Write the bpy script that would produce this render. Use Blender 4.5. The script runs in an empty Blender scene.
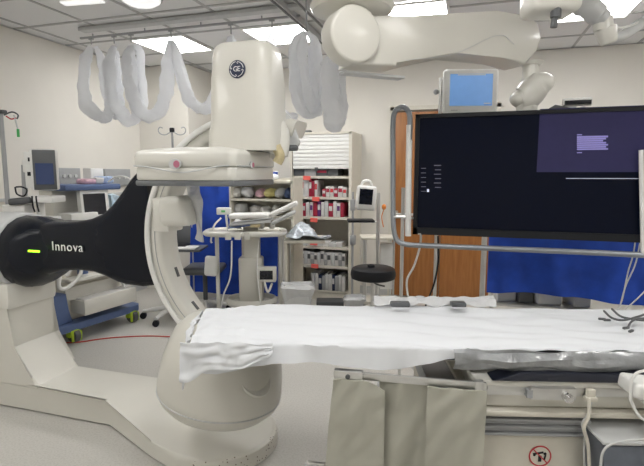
import bpy, bmesh, math, random
from mathutils import Vector, Matrix, noise
random.seed(7)
sc = bpy.context.scene
PI = math.pi
# ---------------------------------------------------------------- camera, exposure
EYE = 1.55; PITCH = math.radians(7.1); YAW = math.radians(17.4); FOC = 480.0
cam_d = bpy.data.cameras.new('camera'); cam = bpy.data.objects.new('camera', cam_d)
sc.collection.objects.link(cam); sc.camera = cam
cam.location = (0, 0, EYE); cam.rotation_euler = (PI/2 - PITCH, 0, YAW)
cam_d.sensor_width = 36; cam_d.lens = 36*FOC/644; cam_d.clip_start = .02
sc.view_settings.view_transform = 'Standard'; sc.view_settings.look = 'None'
sc.view_settings.gamma = 1; sc.view_settings.use_curve_mapping = False
sc.view_settings.exposure = 0.28
w = bpy.data.worlds.new('world'); sc.world = w; w.use_nodes = True
w.node_tree.nodes['Background'].inputs[0].default_value = (.9, .93, 1, 1)
w.node_tree.nodes['Background'].inputs[1].default_value = .3
PANEL = 13.5      # strength of the ceiling light panels
CEIL = 2.9

# a measuring helper: the place at a known depth, plane or height that a photo pixel looks at
CA, SA = math.cos(YAW), math.sin(YAW)
def ray(px, py):
    x = (px-322)/FOC; y = -(py-233)/FOC
    f = math.cos(PITCH) + y*math.sin(PITCH); u = -math.sin(PITCH) + y*math.cos(PITCH)
    return Vector((x*CA - f*SA, x*SA + f*CA, u)), f
def at_v(px, py, v):
    r, f = ray(px, py); return Vector((0, 0, EYE)) + r*(v/f)
def at_y(px, py, Y):
    r, f = ray(px, py); return Vector((0, 0, EYE)) + r*(Y/r.y)
def at_x(px, py, X):
    r, f = ray(px, py); return Vector((0, 0, EYE)) + r*(X/r.x)
def at_z(px, py, Z):
    r, f = ray(px, py); return Vector((0, 0, EYE)) + r*((Z-EYE)/r.z)

# ---------------------------------------------------------------- materials
MATS = {}
def mat(name, col, rough=.5, metal=0, var=0, scale=20, bump=0, emit=0, alpha=1, spec=.5, coat=0):
    if name in MATS: return MATS[name]
    m = bpy.data.materials.new(name); m.use_nodes = True
    nt = m.node_tree; b = nt.nodes['Principled BSDF']
    c = (*col, 1)
    b.inputs['Base Color'].default_value = c; b.inputs['Roughness'].default_value = rough
    b.inputs['Metallic'].default_value = metal; b.inputs['Specular IOR Level'].default_value = spec
    b.inputs['Coat Weight'].default_value = coat
    tc = nt.nodes.new('ShaderNodeTexCoord'); n = nt.nodes.new('ShaderNodeTexNoise')
    n.inputs['Scale'].default_value = scale; n.inputs['Detail'].default_value = 4
    nt.links.new(tc.outputs['Object'], n.inputs['Vector'])
    if var or not bump:
        var = var or .03
        r = nt.nodes.new('ShaderNodeValToRGB')
        r.color_ramp.elements[0].position = .3; r.color_ramp.elements[1].position = .7
        r.color_ramp.elements[0].color = tuple(x*(1-var) for x in col) + (1,)
        r.color_ramp.elements[1].color = tuple(min(1, x*(1+var)) for x in col) + (1,)
        nt.links.new(n.outputs['Fac'], r.inputs['Fac']); nt.links.new(r.outputs['Color'], b.inputs['Base Color'])
    if bump:
        bp = nt.nodes.new('ShaderNodeBump'); bp.inputs['Strength'].default_value = bump; bp.inputs['Distance'].default_value = .01
        nt.links.new(n.outputs['Fac'], bp.inputs['Height']); nt.links.new(bp.outputs['Normal'], b.inputs['Normal'])
    if emit:
        b.inputs['Emission Color'].default_value = c; b.inputs['Emission Strength'].default_value = emit
    if alpha < 1: b.inputs['Alpha'].default_value = alpha
    MATS[name] = m; return m

def floor_mat():
    m = mat('vinyl_floor', (.50, .485, .45), .42, var=.05, scale=2.5)
    nt = m.node_tree; b = nt.nodes['Principled BSDF']
    n = nt.nodes.new('ShaderNodeTexNoise'); n.inputs['Scale'].default_value = 90; n.inputs['Detail'].default_value = 3
    tc = nt.nodes.new('ShaderNodeTexCoord'); nt.links.new(tc.outputs['Object'], n.inputs['Vector'])
    r = nt.nodes.new('ShaderNodeValToRGB'); r.color_ramp.elements[0].position = .36; r.color_ramp.elements[1].position = .56
    r.color_ramp.elements[0].color = (.48, .465, .43, 1); r.color_ramp.elements[1].color = (.60, .585, .555, 1)
    nt.links.new(n.outputs['Fac'], r.inputs['Fac'])
    mx = nt.nodes.new('ShaderNodeMix'); mx.data_type = 'RGBA'; mx.blend_type = 'MIX'; mx.inputs[0].default_value = .6
    old = b.inputs['Base Color'].links[0].from_socket
    nt.links.new(old, mx.inputs[6]); nt.links.new(r.outputs['Color'], mx.inputs[7]); nt.links.new(mx.outputs[2], b.inputs['Base Color'])
    return m
def wood_mat(name, a, c2, axis=2):
    m = mat(name, a, .4, var=.05)
    nt = m.node_tree; b = nt.nodes['Principled BSDF']
    tc = nt.nodes.new('ShaderNodeTexCoord'); mp = nt.nodes.new('ShaderNodeMapping')
    mp.inputs['Scale'].default_value = (14, 14, 1.2)
    n = nt.nodes.new('ShaderNodeTexNoise'); n.inputs['Scale'].default_value = 2.5; n.inputs['Detail'].default_value = 6; n.inputs['Distortion'].default_value = .6
    r = nt.nodes.new('ShaderNodeValToRGB'); r.color_ramp.elements[0].color = (*a, 1); r.color_ramp.elements[1].color = (*c2, 1)
    r.color_ramp.elements[0].position = .3; r.color_ramp.elements[1].position = .7
    nt.links.new(tc.outputs['Object'], mp.inputs[0]); nt.links.new(mp.outputs[0], n.inputs['Vector'])
    nt.links.new(n.outputs['Fac'], r.inputs['Fac']); nt.links.new(r.outputs['Color'], b.inputs['Base Color'])
    return m
def speck_mat():
    m = mat('scuffed_cream', (.70, .69, .63), .4, var=.03)
    nt = m.node_tree; b = nt.nodes['Principled BSDF']
    tc = nt.nodes.new('ShaderNodeTexCoord'); n = nt.nodes.new('ShaderNodeTexVoronoi'); n.inputs['Scale'].default_value = 55
    nt.links.new(tc.outputs['Object'], n.inputs['Vector'])
    r = nt.nodes.new('ShaderNodeValToRGB'); r.color_ramp.elements[0].position = .16; r.color_ramp.elements[1].position = .24
    r.color_ramp.elements[0].color = (.16, .12, .09, 1); r.color_ramp.elements[1].color = (.68, .66, .6, 1)
    nt.links.new(n.outputs['Distance'], r.inputs['Fac']); nt.links.new(r.outputs['Color'], b.inputs['Base Color'])
    return m

M_floor = floor_mat()
M_wall = mat('wall_paint', (.77, .745, .69), .75, var=.02, scale=3)
M_ceil = mat('ceiling_tile', (.82, .82, .82), .9, var=.03, scale=120)
M_grid = mat('ceiling_grid', (.5, .5, .5), .6)
M_cream = mat('cream_enamel', (.67, .655, .60), .33, var=.02, scale=4, coat=.2)
M_cream2 = mat('cream_enamel_light', (.70, .69, .64), .3, var=.02, scale=4, coat=.2)
M_beige = mat('beige_laminate', (.66, .63, .55), .5, var=.03)
M_white = mat('white_plastic', (.80, .80, .78), .4)
M_grey = mat('grey_plastic', (.36, .37, .38), .5)
M_lgrey = mat('light_grey_plastic', (.55, .56, .56), .5)
M_dgrey = mat('dark_grey_plastic', (.09, .095, .10), .45)
M_black = mat('black_plastic', (.010, .011, .014), .45, spec=.3)
M_gloss = mat('gloss_black', (.006, .008, .014), .27, spec=.28)
M_steel = mat('brushed_steel', (.66, .66, .65), .3, metal=.85)
M_chrome = mat('chrome', (.7, .7, .7), .15, metal=1)
M_tube = mat('grey_metal_tube', (.30, .32, .35), .38, metal=.5)
M_blue = mat('blue_cloth', (.012, .062, .42), .8, var=.22, scale=6, bump=.3)
M_bluep = mat('blue_plastic', (.10, .15, .30), .5, var=.05)
M_lime = mat('lime_plastic', (.45, .62, .03), .4)
M_sheet = mat('white_sheet', (.73, .75, .78), .85, var=.015, scale=5, bump=.15)
M_sleeve = mat('white_sleeve', (.88, .89, .91), .7, var=.03, scale=12, bump=.3)
def make_translucent(m, col, amt):
    nt = m.node_tree; b = nt.nodes['Principled BSDF']; out = nt.nodes['Material Output']
    t = nt.nodes.new('ShaderNodeBsdfTranslucent'); t.inputs['Color'].default_value = (*col, 1)
    mx = nt.nodes.new('ShaderNodeMixShader'); mx.inputs[0].default_value = amt
    nt.links.new(b.outputs[0], mx.inputs[1]); nt.links.new(t.outputs[0], mx.inputs[2]); nt.links.new(mx.outputs[0], out.inputs['Surface'])
make_translucent(M_sleeve, (.9, .91, .93), .5)
M_skirt = mat('lead_skirt', (.42, .415, .355), .5, var=.05, scale=8, bump=.12)
M_bag = mat('clear_bag', (.72, .73, .74), .15, var=.05, scale=25, bump=.8, alpha=.72)
M_plastic = mat('plastic_film', (.30, .31, .32), .14, var=.25, scale=14, bump=.9, coat=.3)
M_redc = mat('red_cable', (.5, .05, .03), .5)
M_red = mat('red_label', (.55, .05, .06), .6)
M_tag = mat('coral_tag', (.90, .16, .13), .6)
M_green = mat('green_light', (.35, .9, .02), .4, emit=2.5)
M_diff = mat('light_diffuser', (1, .985, .96), .6, emit=PANEL)
M_screen = mat('blue_screen', (.16, .33, .66), .3, emit=.35)
M_lcd = mat('dark_screen', (.01, .012, .02), .15)
M_orange = mat('orange_plastic', (.8, .25, .04), .5)
M_door = wood_mat('oak_veneer', (.28, .105, .025), (.40, .165, .045))
M_speck = speck_mat()
M_dome = mat('frosted_dome', (.95, .95, .95), .3, emit=.6)
M_tv = mat('tv_panel', (.004, .006, .016), .12, spec=.12)
M_tvl = mat('tv_lit_window', (.035, .033, .09), .2, emit=.12, spec=.15)
M_tvt = mat('tv_lit_text', (.20, .18, .42), .3, emit=.5)
M_tvt2 = mat('tv_dim_text', (.10, .10, .14), .3, emit=.5)
M_tvw = mat('tv_lit_white', (.6, .62, .75), .3, emit=.6)
M_navy = mat('navy_badge', (.02, .03, .07), .3)
M_dnavy = mat('dark_navy_vinyl', (.018, .021, .035), .4)
M_mred = mat('muted_red', (.5, .17, .25), .5)
M_violet = mat('violet_label', (.12, .03, .16), .6)
M_wine = mat('wine_label', (.35, .02, .05), .6)
M_pack = mat('pale_package', (.62, .61, .60), .5, var=.06, scale=30)
M_yel = mat('pale_yellow', (.75, .68, .30), .6)
M_foil = mat('silver_wrap', (.55, .60, .66), .22, metal=.35, var=.2, scale=30, bump=.9)
M_pink = mat('pink_wrap', (.66, .42, .50), .6, var=.2, scale=30)
M_mark = mat('white_ring_paint', (.80, .80, .80), .4)  # plain white of the badge print and monitor text
M_jaw = mat('dull_yellowed_cream', (.55, .47, .28), .5, var=.15, scale=30)

# ---------------------------------------------------------------- mesh helpers
col = sc.collection
I4 = Matrix.Identity(4)
def frame(o, rz=0.0):
    return Matrix.Translation(Vector(o)) @ Matrix.Rotation(rz, 4, 'Z')
class MB:
    """collects shapes given in frame M; build() links them as ONE mesh object"""
    def __init__(s, M=None): s.bm = bmesh.new(); s.M = M or I4
    def _fin(s, vs, L=None):
        T = s.M @ L if L is not None else s.M
        for v in vs: v.co = T @ v.co
    def box(s, c, size, rot=(0, 0, 0), bev=0, seg=2):
        r = bmesh.ops.create_cube(s.bm, size=1)
        vs = r['verts']
        for v in vs: v.co = Vector((v.co.x*size[0], v.co.y*size[1], v.co.z*size[2]))
        if bev:
            es = list({e for v in vs for e in v.link_edges})
            q = bmesh.ops.bevel(s.bm, geom=es, offset=min(bev, min(size)*.49), segments=seg, profile=.5, affect='EDGES')
            vs = list({v for f in q['faces'] for v in f.verts} | {v for v in vs if v.is_valid})
        L = Matrix.Translation(Vector(c)) @ Matrix.Rotation(rot[2], 4, 'Z') @ Matrix.Rotation(rot[1], 4, 'Y') @ Matrix.Rotation(rot[0], 4, 'X')
        s._fin(vs, L); return s
    def cyl(s, p0, p1, r, r2=None, n=20, bev=0):
        p0 = Vector(p0); p1 = Vector(p1); d = p1-p0
        q = bmesh.ops.create_cone(s.bm, cap_ends=True, segments=n, radius1=r, radius2=r if r2 is None else r2, depth=d.length)
        vs = q['verts']
        if bev:
            es = [e for e in {e for v in vs for e in v.link_edges} if all(abs(abs(v.co.z)-d.length/2) < 1e-6 for v in e.verts) and abs(e.verts[0].co.z-e.verts[1].co.z) < 1e-6]
            q = bmesh.ops.bevel(s.bm, geom=es, offset=bev, segments=3, profile=.5, affect='EDGES')
            vs = list({v for f in q['faces'] for v in f.verts} | {v for v in vs if v.is_valid})
        L = Matrix.Translation((p0+p1)/2) @ d.to_track_quat('Z', 'Y').to_matrix().to_4x4()
        s._fin(vs, L); return s
    def sph(s, c, r, sc3=(1, 1, 1), n=16):
        q = bmesh.ops.create_uvsphere(s.bm, u_segments=n, v_segments=max(6, n//2), radius=r)
        for v in q['verts']: v.co = Vector((v.co.x*sc3[0], v.co.y*sc3[1], v.co.z*sc3[2])) + Vector(c)
        s._fin(q['verts']); return s
    def tube(s, pts, r, n=8, closed=False, sub=0, flat=1.0, smooth=True, side=None):
        P = [Vector(p) for p in pts]
        if smooth and len(P) > 2:
            Q = []; N = len(P); k = sub or 6
            rng = range(N if closed else N-1)
            for i in rng:
                a = P[(i-1) % N] if closed or i > 0 else P[0]*2-P[1]
                b = P[i]; c = P[(i+1) % N]
                d = P[(i+2) % N] if closed or i+2 < N else P[-1]*2-P[-2]
                for j in range(k):
                    t = j/k
                    Q.append(.5*((2*b)+(c-a)*t+(2*a-5*b+4*c-d)*t*t+(3*b-a-3*c+d)*t**3))
            if not closed: Q.append(P[-1])
            P = Q
        N = len(P); rings = []; up = Vector((0, 0, 1)); prev = None
        for i, p in enumerate(P):
            t = (P[(i+1) % N]-P[i-1]) if closed else (P[min(i+1, N-1)]-P[max(i-1, 0)])
            if t.length < 1e-9: t = Vector((0, 0, 1))
            t.normalize()
            if prev is None and side is not None: a = side - t*side.dot(t)
            elif prev is None:
                a = t.cross(up)
                if a.length < .1: a = t.cross(Vector((1, 0, 0)))
            else: a = prev - t*prev.dot(t)
            a.normalize(); prev = a; b = t.cross(a)
            rr = r[min(i*len(r)//N, len(r)-1)] if isinstance(r, (list, tuple)) else (r(i/(N-1)) if callable(r) else r)
            rings.append([s.bm.verts.new(p + a*rr*math.cos(2*PI*k/n) + b*rr*flat*math.sin(2*PI*k/n)) for k in range(n)])
        for i in range(N if closed else N-1):
            A = rings[i]; B = rings[(i+1) % N]
            for k in range(n): s.bm.faces.new((A[k], A[(k+1) % n], B[(k+1) % n], B[k]))
        if not closed:
            s.bm.faces.new(rings[0][::-1]); s.bm.faces.new(rings[-1])
        s._fin([v for R in rings for v in R]); return s
    def lathe(s, prof, c=(0, 0, 0), n=32, sx=1, sy=1, L=None):
        rings = []
        for r, z in prof:
            if r < 1e-5: rings.append([s.bm.verts.new((0, 0, z))])
            else: rings.append([s.bm.verts.new((r*sx*math.cos(2*PI*k/n), r*sy*math.sin(2*PI*k/n), z)) for k in range(n)])
        for A, B in zip(rings, rings[1:]):
            for k in range(n):
                k2 = (k+1) % n
                f = [A[k % len(A)], A[k2 % len(A)], B[k2 % len(B)], B[k % len(B)]]
                g = []
                for v in f:
                    if v not in g: g.append(v)
                if len(g) > 2: s.bm.faces.new(g)
        for R, rev in ((rings[0], True), (rings[-1], False)):
            if len(R) > 2: s.bm.faces.new(R[::-1] if rev else R)
        T = Matrix.Translation(Vector(c)); T = T @ L if L is not None else T
        s._fin([v for R in rings for v in R], T); return s
    def prism(s, out, a, b, plane='xy', bev=0, seg=2):
        def mk(u, v, w):
            return (u, v, w) if plane == 'xy' else ((u, w, v) if plane == 'xz' else (w, u, v))
        A = [s.bm.verts.new(mk(u, v, a)) for u, v in out]; B = [s.bm.verts.new(mk(u, v, b)) for u, v in out]
        n = len(out); fa = s.bm.faces.new(A); fb = s.bm.faces.new(B[::-1]); fs = [fa, fb]
        for k in range(n): fs.append(s.bm.faces.new((A[(k+1) % n], A[k], B[k], B[(k+1) % n])))
        vs = A+B
        if bev:
            es = list({e for f in (fa, fb) for e in f.edges})
            q = bmesh.ops.bevel(s.bm, geom=es, offset=bev, segments=seg, profile=.5, affect='EDGES')
            vs = list({v for f in q['faces'] for v in f.verts} | {v for v in vs if v.is_valid})
        s._fin(vs); return s
    def grid(s, fn, nu, nv, thick=0, closed_u=False):
        V = [[s.bm.verts.new(fn(i/nu, j/nv)) for j in range(nv+1)] for i in range(nu+1)]
        fs = []
        for i in range(nu):
            for j in range(nv): fs.append(s.bm.faces.new((V[i][j], V[i+1][j], V[i+1][j+1], V[i][j+1])))
        vs = [v for R in V for v in R]
        s._fin(vs)
        if thick:
            s.bm.normal_update(); before = set(s.bm.verts)
            bmesh.ops.solidify(s.bm, geom=fs, thickness=thick)
        return s
    def build(s, name, m, parent=None, ang=38):
        bm = s.bm
        bmesh.ops.recalc_face_normals(bm, faces=bm.faces)
        for f in bm.faces: f.smooth = True
        c = math.radians(ang)
        for e in bm.edges:
            if len(e.link_faces) == 2 and e.calc_face_angle(0) > c: e.smooth = False
        r = parent; root = None
        while r is not None: root = r; r = r.parent
        if root is not None:
            inv = (Matrix.Translation(root.location) @ root.rotation_euler.to_matrix().to_4x4()).inverted()
            bm.transform(inv)
            o_loc = (0, 0, 0)
        else:
            # origin at the base of the object
            xs = [v.co for v in bm.verts]
            b = Vector((sum(v.x for v in xs)/len(xs), sum(v.y for v in xs)/len(xs), min(v.z for v in xs)))
            bm.transform(Matrix.Translation(-b)); o_loc = b
        me = bpy.data.meshes.new(name); bm.to_mesh(me); bm.free(); me.materials.append(m)
        o = bpy.data.objects.new(name, me); col.objects.link(o); o.location = o_loc
        if parent is not None: o.parent = parent
        return o
def thing(name, label, cat, loc, rz=0, group=None):
    o = bpy.data.objects.new(name, None); o.empty_display_size = .05; col.objects.link(o)
    o.location = loc; o.rotation_euler = (0, 0, rz)
    o['label'] = label; o['category'] = cat
    if group: o['group'] = group
    return o
def tag(o, label, cat, group=None):
    o['label'] = label; o['category'] = cat
    if group: o['group'] = group
    return o
def struct(o): o['kind'] = 'structure'; return o
def text(s, size, M, name, m, parent, ext=.001, cx=True, space=1.0):
    cu = bpy.data.curves.new(name, 'FONT'); cu.body = s; cu.size = size; cu.extrude = ext; cu.resolution_u = 3
    cu.space_character = space
    if cx: cu.align_x = 'CENTER'; cu.align_y = 'CENTER'
    t = bpy.data.objects.new('text_tmp', cu); col.objects.link(t)
    bpy.context.view_layer.update()
    me = bpy.data.meshes.new_from_object(t.evaluated_get(bpy.context.evaluated_depsgraph_get()))
    bpy.data.objects.remove(t)
    mb = MB(); mb.bm.from_mesh(me); mb.bm.transform(M); bpy.data.meshes.remove(me)
    return mb.build(name, m, parent)
def facing(c, rz=0, tilt=0):     # plane whose local z points to -Y (toward the viewer's side of the room), x along +X, turned by rz
    return Matrix.Translation(Vector(c)) @ Matrix.Rotation(rz, 4, 'Z') @ Matrix.Rotation(PI/2+tilt, 4, 'X')
def dup(o, parent=None):
    c = o.copy(); col.objects.link(c)
    if parent is not None: c.parent = parent
    for ch in list(o.children): dup(ch, c)
    return c

# ================================================================ THE SETTING
XL, XR, YB, YF = -4.2, 3.2, 6.0, -2.2
mb = MB(); mb.box(((XL+XR)/2, (YB+YF)/2, -.05), (XR-XL+.2, YB-YF+.2, .1)); struct(mb.build('floor', M_floor))
# ceiling tiles with their grid of runners
mb = MB(); mb.box(((XL+XR)/2, (YB+YF)/2, CEIL+.06), (XR-XL+.2, YB-YF+.2, .1)); ce = struct(mb.build('ceiling', M_ceil))
GX = [-3.40+.625*k for k in range(-1, 11)]; GY = [3.66+.61*k for k in range(-9, 4)]
mb = MB()
for x in GX:
    if XL < x < XR: mb.box((x, (YB+YF)/2, CEIL+.008), (.024, YB-YF, .012))
for y in GY: mb.box(((XL+XR)/2, y, CEIL+.006), (XR-XL, .024, .012))
struct(mb.build('trim_1', M_grid))
mb = MB(); mb.box((XL-.05, (YB+YF)/2, CEIL/2), (.1, YB-YF+.2, CEIL)); struct(mb.build('wall_left', M_wall))
mb = MB(); mb.box((XR+.05, (YB+YF)/2, CEIL/2), (.1, YB-YF+.2, CEIL)); struct(mb.build('wall_right', M_wall))
mb = MB(); mb.box(((XL+XR)/2, YB+.05, CEIL/2), (XR-XL, .1, CEIL)); struct(mb.build('wall_back', M_wall))
mb = MB(); mb.box(((XL+XR)/2, YF-.05, CEIL/2), (XR-XL, .1, CEIL)); struct(mb.build('wall_front', M_wall))
mb = MB(); mb.box((-3.83, 5.7, CEIL/2), (.74, .6, CEIL)); struct(mb.build('wall_chase', M_wall))
mb = MB(); mb.box((XL+.006, 2, .05), (.012, 7.4, .1)); mb.box((XL+.008, 2.4, 1.30), (.016, 6, .03)); struct(mb.build('baseboard_left', M_lgrey))
mb = MB(); mb.box((-2.2, YB-.006, .05), (2.4, .012, .1)); mb.box((1.8, YB-.006, .05), (2.6, .012, .1)); struct(mb.build('baseboard_back', M_lgrey))
# wood double door in the back wall
dr = bpy.data.objects.new('door_1', None); col.objects.link(dr); dr.location = (-.36, YB, 0); struct(dr)
for sx in (-1, 1):
    mb = MB(); mb.box((-.36+sx*.292, YB-.03, 1.15), (.575, .045, 2.26), bev=.004); mb.build('door_leaf', M_door, dr)
mb = MB()
mb.box((-.965, YB-.035, 1.17), (.05, .07, 2.34)); mb.box((.245, YB-.035, 1.17), (.05, .07, 2.34)); mb.box((-.36, YB-.035, 2.325), (1.26, .07, .05))
mb.build('door_frame', M_beige, dr)
mb = MB(); mb.cyl((-.9, YB-.1, 1.05), (-.4, YB-.1, 1.05), .016); mb.box((-.9, YB-.075, 1.05), (.05, .05, .08)); mb.box((-.42, YB-.075, 1.05), (.05, .05, .08))
mb.build('push_bar', M_steel, dr)

# ceiling light panels (recessed in the grid; four seen, the others over and behind the viewer)
cl0 = None
lit = [(-3.09, 4.58, 'ceiling light panel above the leftmost hanging white sleeves'),
       (-1.84, 4.58, 'ceiling light panel behind the top of the detector column'),
       (-.55, 4.36, 'ceiling light panel partly hidden behind the long cream ceiling arm'),
       (.91, 4.64, 'large ceiling light panel beside the grey boom elbow at upper right'),
       (-2.4, 1.4, None), (-.2, 1.4, None), (1.6, 1.6, None), (-1.2, -.6, None), (1.2, -.6, None), (2.3, 3.8, None), (-3.3, -.6, None)]
for x, y, lab in lit:
    if cl0 is None:
        t = thing('ceiling_light', lab, 'ceiling light', (x, y, CEIL), 0, 'square ceiling light panels'); cl0 = t
        mb = MB(); mb.box((x, y, CEIL-.004), (.58, .58, .006)); mb.build('diffuser', M_diff, t)
        mb = MB()
        for s in (-1, 1):
            mb.box((x+s*.3, y, CEIL-.004), (.025, .61, .012)); mb.box((x, y+s*.3, CEIL-.004), (.58, .025, .012))
        mb.build('frame', M_white, t)
    else:
        t = dup(cl0); t.location = (x, y, CEIL)
        t['label'] = lab or 'square ceiling light panel out of the frame, over the viewer side of the room'
# surface fixture and dome at the top left
p = at_z(84, 1, CEIL-.04)
t = thing('strip_light', 'thin white strip fixture under the ceiling at the top left', 'ceiling light', (p.x, p.y, CEIL), .1)
mb = MB(frame((p.x, p.y, CEIL-.035), .12)); mb.box((.03, -.06, .0), (.36, .10, .06), bev=.01); mb.build('housing', M_white, t)
mb = MB(frame((p.x, p.y, CEIL-.035), .12)); mb.box((.03, -.06, -.035), (.33, .07, .012)); mb.build('diffuser', M_dome, t)
p = at_z(141, 1, CEIL-.06)
t = thing('dome_light', 'round white dome lamp on the ceiling cut by the top edge', 'ceiling light', (p.x, p.y, CEIL))
mb = MB(); mb.lathe([(.15, -.0), (.16, -.02), (.155, -.05)], (p.x, p.y, CEIL)); mb.build('rim', M_lgrey, t)
mb = MB(); mb.lathe([(.15, -.03), (.14, -.06), (.10, -.085), (.05, -.1), (0, -.104)], (p.x, p.y, CEIL)); mb.build('dome', M_dome, t)

# ================================================================ CEILING TRACKS
ty, tz = 4.0, CEIL-.03
t = thing('curtain_track', 'thin dark ceiling track from which the white sleeves hang', 'ceiling track', (-2.6, ty, CEIL))
mb = MB(); mb.box((-2.6, ty, tz), (2.3, .022, .016)); mb.build('rail', M_grey, t)
mb = MB()
for x in (-3.6, -3.0, -2.4, -1.8): mb.cyl((x, ty, tz), (x, ty, CEIL+.002), .007, n=8)
mb.build('hanger', M_grey, t)
mb = MB(); mb.box((-2.45, 3.83, CEIL-.015), (2.25, .09, .03), bev=.003); tag(mb.build('ceiling_channel', M_lgrey), 'flat pale ceiling channel running just in front of the sleeve track', 'ceiling rail')
rr = None
for i, x in enumerate((-1.50, -1.33, -.98)):
    t = thing('crane_rail', ['leftmost of the three grey crane rails along the ceiling', 'middle of the three grey crane rails along the ceiling', 'rightmost of the three crane rails, just behind the crane turret'][i], 'ceiling rail', (x, 3.2, CEIL), 0, 'grey crane rails under the ceiling')
    mb = MB(); mb.box((x, 3.0, CEIL-.03), (.045, 3.6, .05)); mb.build('rail', M_lgrey, t)
    mb = MB(); mb.box((x, 3.0, CEIL-.058), (.018, 3.6, .008)); mb.build('slot', M_dgrey, t)

# ================================================================ WHITE SLEEVES (cable covers hung in swags)
def wr(p, a, f=14, seed=0): 
    q = Vector(p)*f + Vector((seed, 0, 0))
    return a*noise.noise(q)
def sleeve(mb, pts, r=.055, flat=.55, seed=0):
    k0 = len(mb.bm.verts)
    side = Vector((CA, SA, 0)); t0 = Vector(pts[1])-Vector(pts[0])
    rf = lambda u: r*(.42+.58*min(1, 2.6*math.sin(PI*max(.0, min(1, u)))))
    mb.tube(pts, rf, n=16, sub=9, flat=flat, side=side)
    for v in list(mb.bm.verts)[k0:]:
        pass
    vs = list(mb.bm.verts)[k0:]
    for i in range(0, len(vs), 16):
        R_ = vs[i:i+16]; c = sum((v.co for v in R_), Vector())/len(R_); u = i/16
        for k, v in enumerate(R_):
            a = 2*PI*k/16
            m = 1+.5*noise.noise(Vector((math.cos(a)*1.7, math.sin(a)*1.7, u*.09+seed))) + .28*noise.noise(Vector((math.cos(a)*3, math.sin(a)*3, u*.35+seed)))
            v.co = c+(v.co-c)*m + noise.noise_vector(v.co*9+Vector((seed, 0, 0)))*.012
V0 = 4.55
def sv(px, py, dv=0): return at_v(px, py, V0+dv)
t = thing('hanging_sleeve', 'long white cloth sleeve draped in swags from the ceiling track at left', 'sleeve', at_v(131, 30, V0))
swags = [
    [(92, 47, .0), (86, 62, .02), (84, 88, .02), (88, 106, 0), (100, 117, -.04), (108, 117, -.04), (111, 104, -.02), (110, 80, 0), (112, 60, 0), (114, 46, 0)],
    [(96, 47, .1), (103, 66, .08), (106, 88, .08), (110, 104, .1), (117, 113, .1), (118, 100, .1), (117, 74, .1), (116, 50, .1)],
    [(114, 46, .0), (110, 62, -.06), (111, 88, -.06), (117, 108, -.08), (128, 119, -.08), (136, 117, -.06), (138, 104, -.04), (132, 88, 0), (130, 64, 0), (131, 46, 0)],
    [(131, 46, 0), (127, 60, -.1), (129, 84, -.1), (135, 104, -.12), (147, 115, -.12), (159, 111, -.1), (165, 92, -.06), (168, 66, -.02), (171, 41, 0)],
    [(131, 46, .08), (139, 50, .06), (141, 66, .06), (142, 90, .05), (143, 106, .04), (140, 112, .02)],
    [(171, 41, 0), (176, 56, 0), (183, 80, 0), (190, 100, -.05), (200, 108, -.08), (210, 105, -.05), (220, 84, 0), (229, 56, 0), (231, 36, 0)],
    [(231, 36, .02), (238, 60, 0), (245, 84, 0), (256, 84, 0), (266, 60, 0), (272, 32, 0)],
]
for i, s in enumerate(swags):
    mb = MB(); sleeve(mb, [sv(*q) for q in s], .056 if i != 4 else .04, .3, seed=i*3.1); mb.build('swag', M_sleeve, t)
hk = None
for i, (px, py) in enumerate([(91, 38), (114, 37), (131, 36), (171, 33), (231, 27), (272, 22)]):
    p = at_y(px, py, ty)
    mb = MB(); mb.cyl((p.x, ty, tz-.01), (p.x, ty, p.z-.06), .006, n=8); mb.box((p.x, ty, tz-.012), (.05, .018, .02)); mb.build('hook', M_grey, t)
t = thing('hanging_sleeve', 'coiled white sleeve bundle hanging right of the detector column', 'sleeve', at_v(305, 28, 3.2))
for i, s in enumerate([[(305, 32, 0), (296, 44, -.03), (294, 74, -.04), (298, 104, -.03), (310, 113, -.02), (319, 104, 0), (318, 72, .02), (314, 44, .02), (307, 31, .01)],
                       [(306, 32, .05), (300, 50, .04), (301, 80, .04), (306, 104, .05), (314, 100, .06), (313, 70, .06), (310, 46, .05)],
                       [(305, 34, -.08), (303, 56, -.1), (307, 88, -.1), (314, 110, -.1), (321, 96, -.08)],
                       [(297, 114, .1), (289, 118, .1), (280, 112, .12)]]):
    mb = MB(); sleeve(mb, [at_v(q[0], q[1], 3.2+q[2]) for q in s], (.038, .03, .03, .026)[i], .6, seed=20+i*2.7); mb.build('coil', M_sleeve, t)
p = at_v(306, 30, 3.2); mb = MB(); mb.tube([p, p+Vector((.004, 0, .03)), p+Vector((0, 0, CEIL-.06-p.z))], .006); mb.build('hook', M_grey, t)
t = thing('hanging_sleeve', 'short white sleeve hanging below the round crane joint', 'sleeve', at_v(333, 60, 2.9))
mb = MB(); sleeve(mb, [at_v(q[0], q[1], 2.9) for q in [(331, 56), (330, 74), (332, 100), (334, 120), (336, 133)]], .052, .6, seed=41); mb.build('coil', M_sleeve, t)
mb = MB(); sleeve(mb, [at_v(q[0], q[1], 2.98) for q in [(337, 58), (341, 80), (341, 104), (339, 126)]], .035, .7, seed=47); mb.build('coil', M_sleeve, t)

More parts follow.
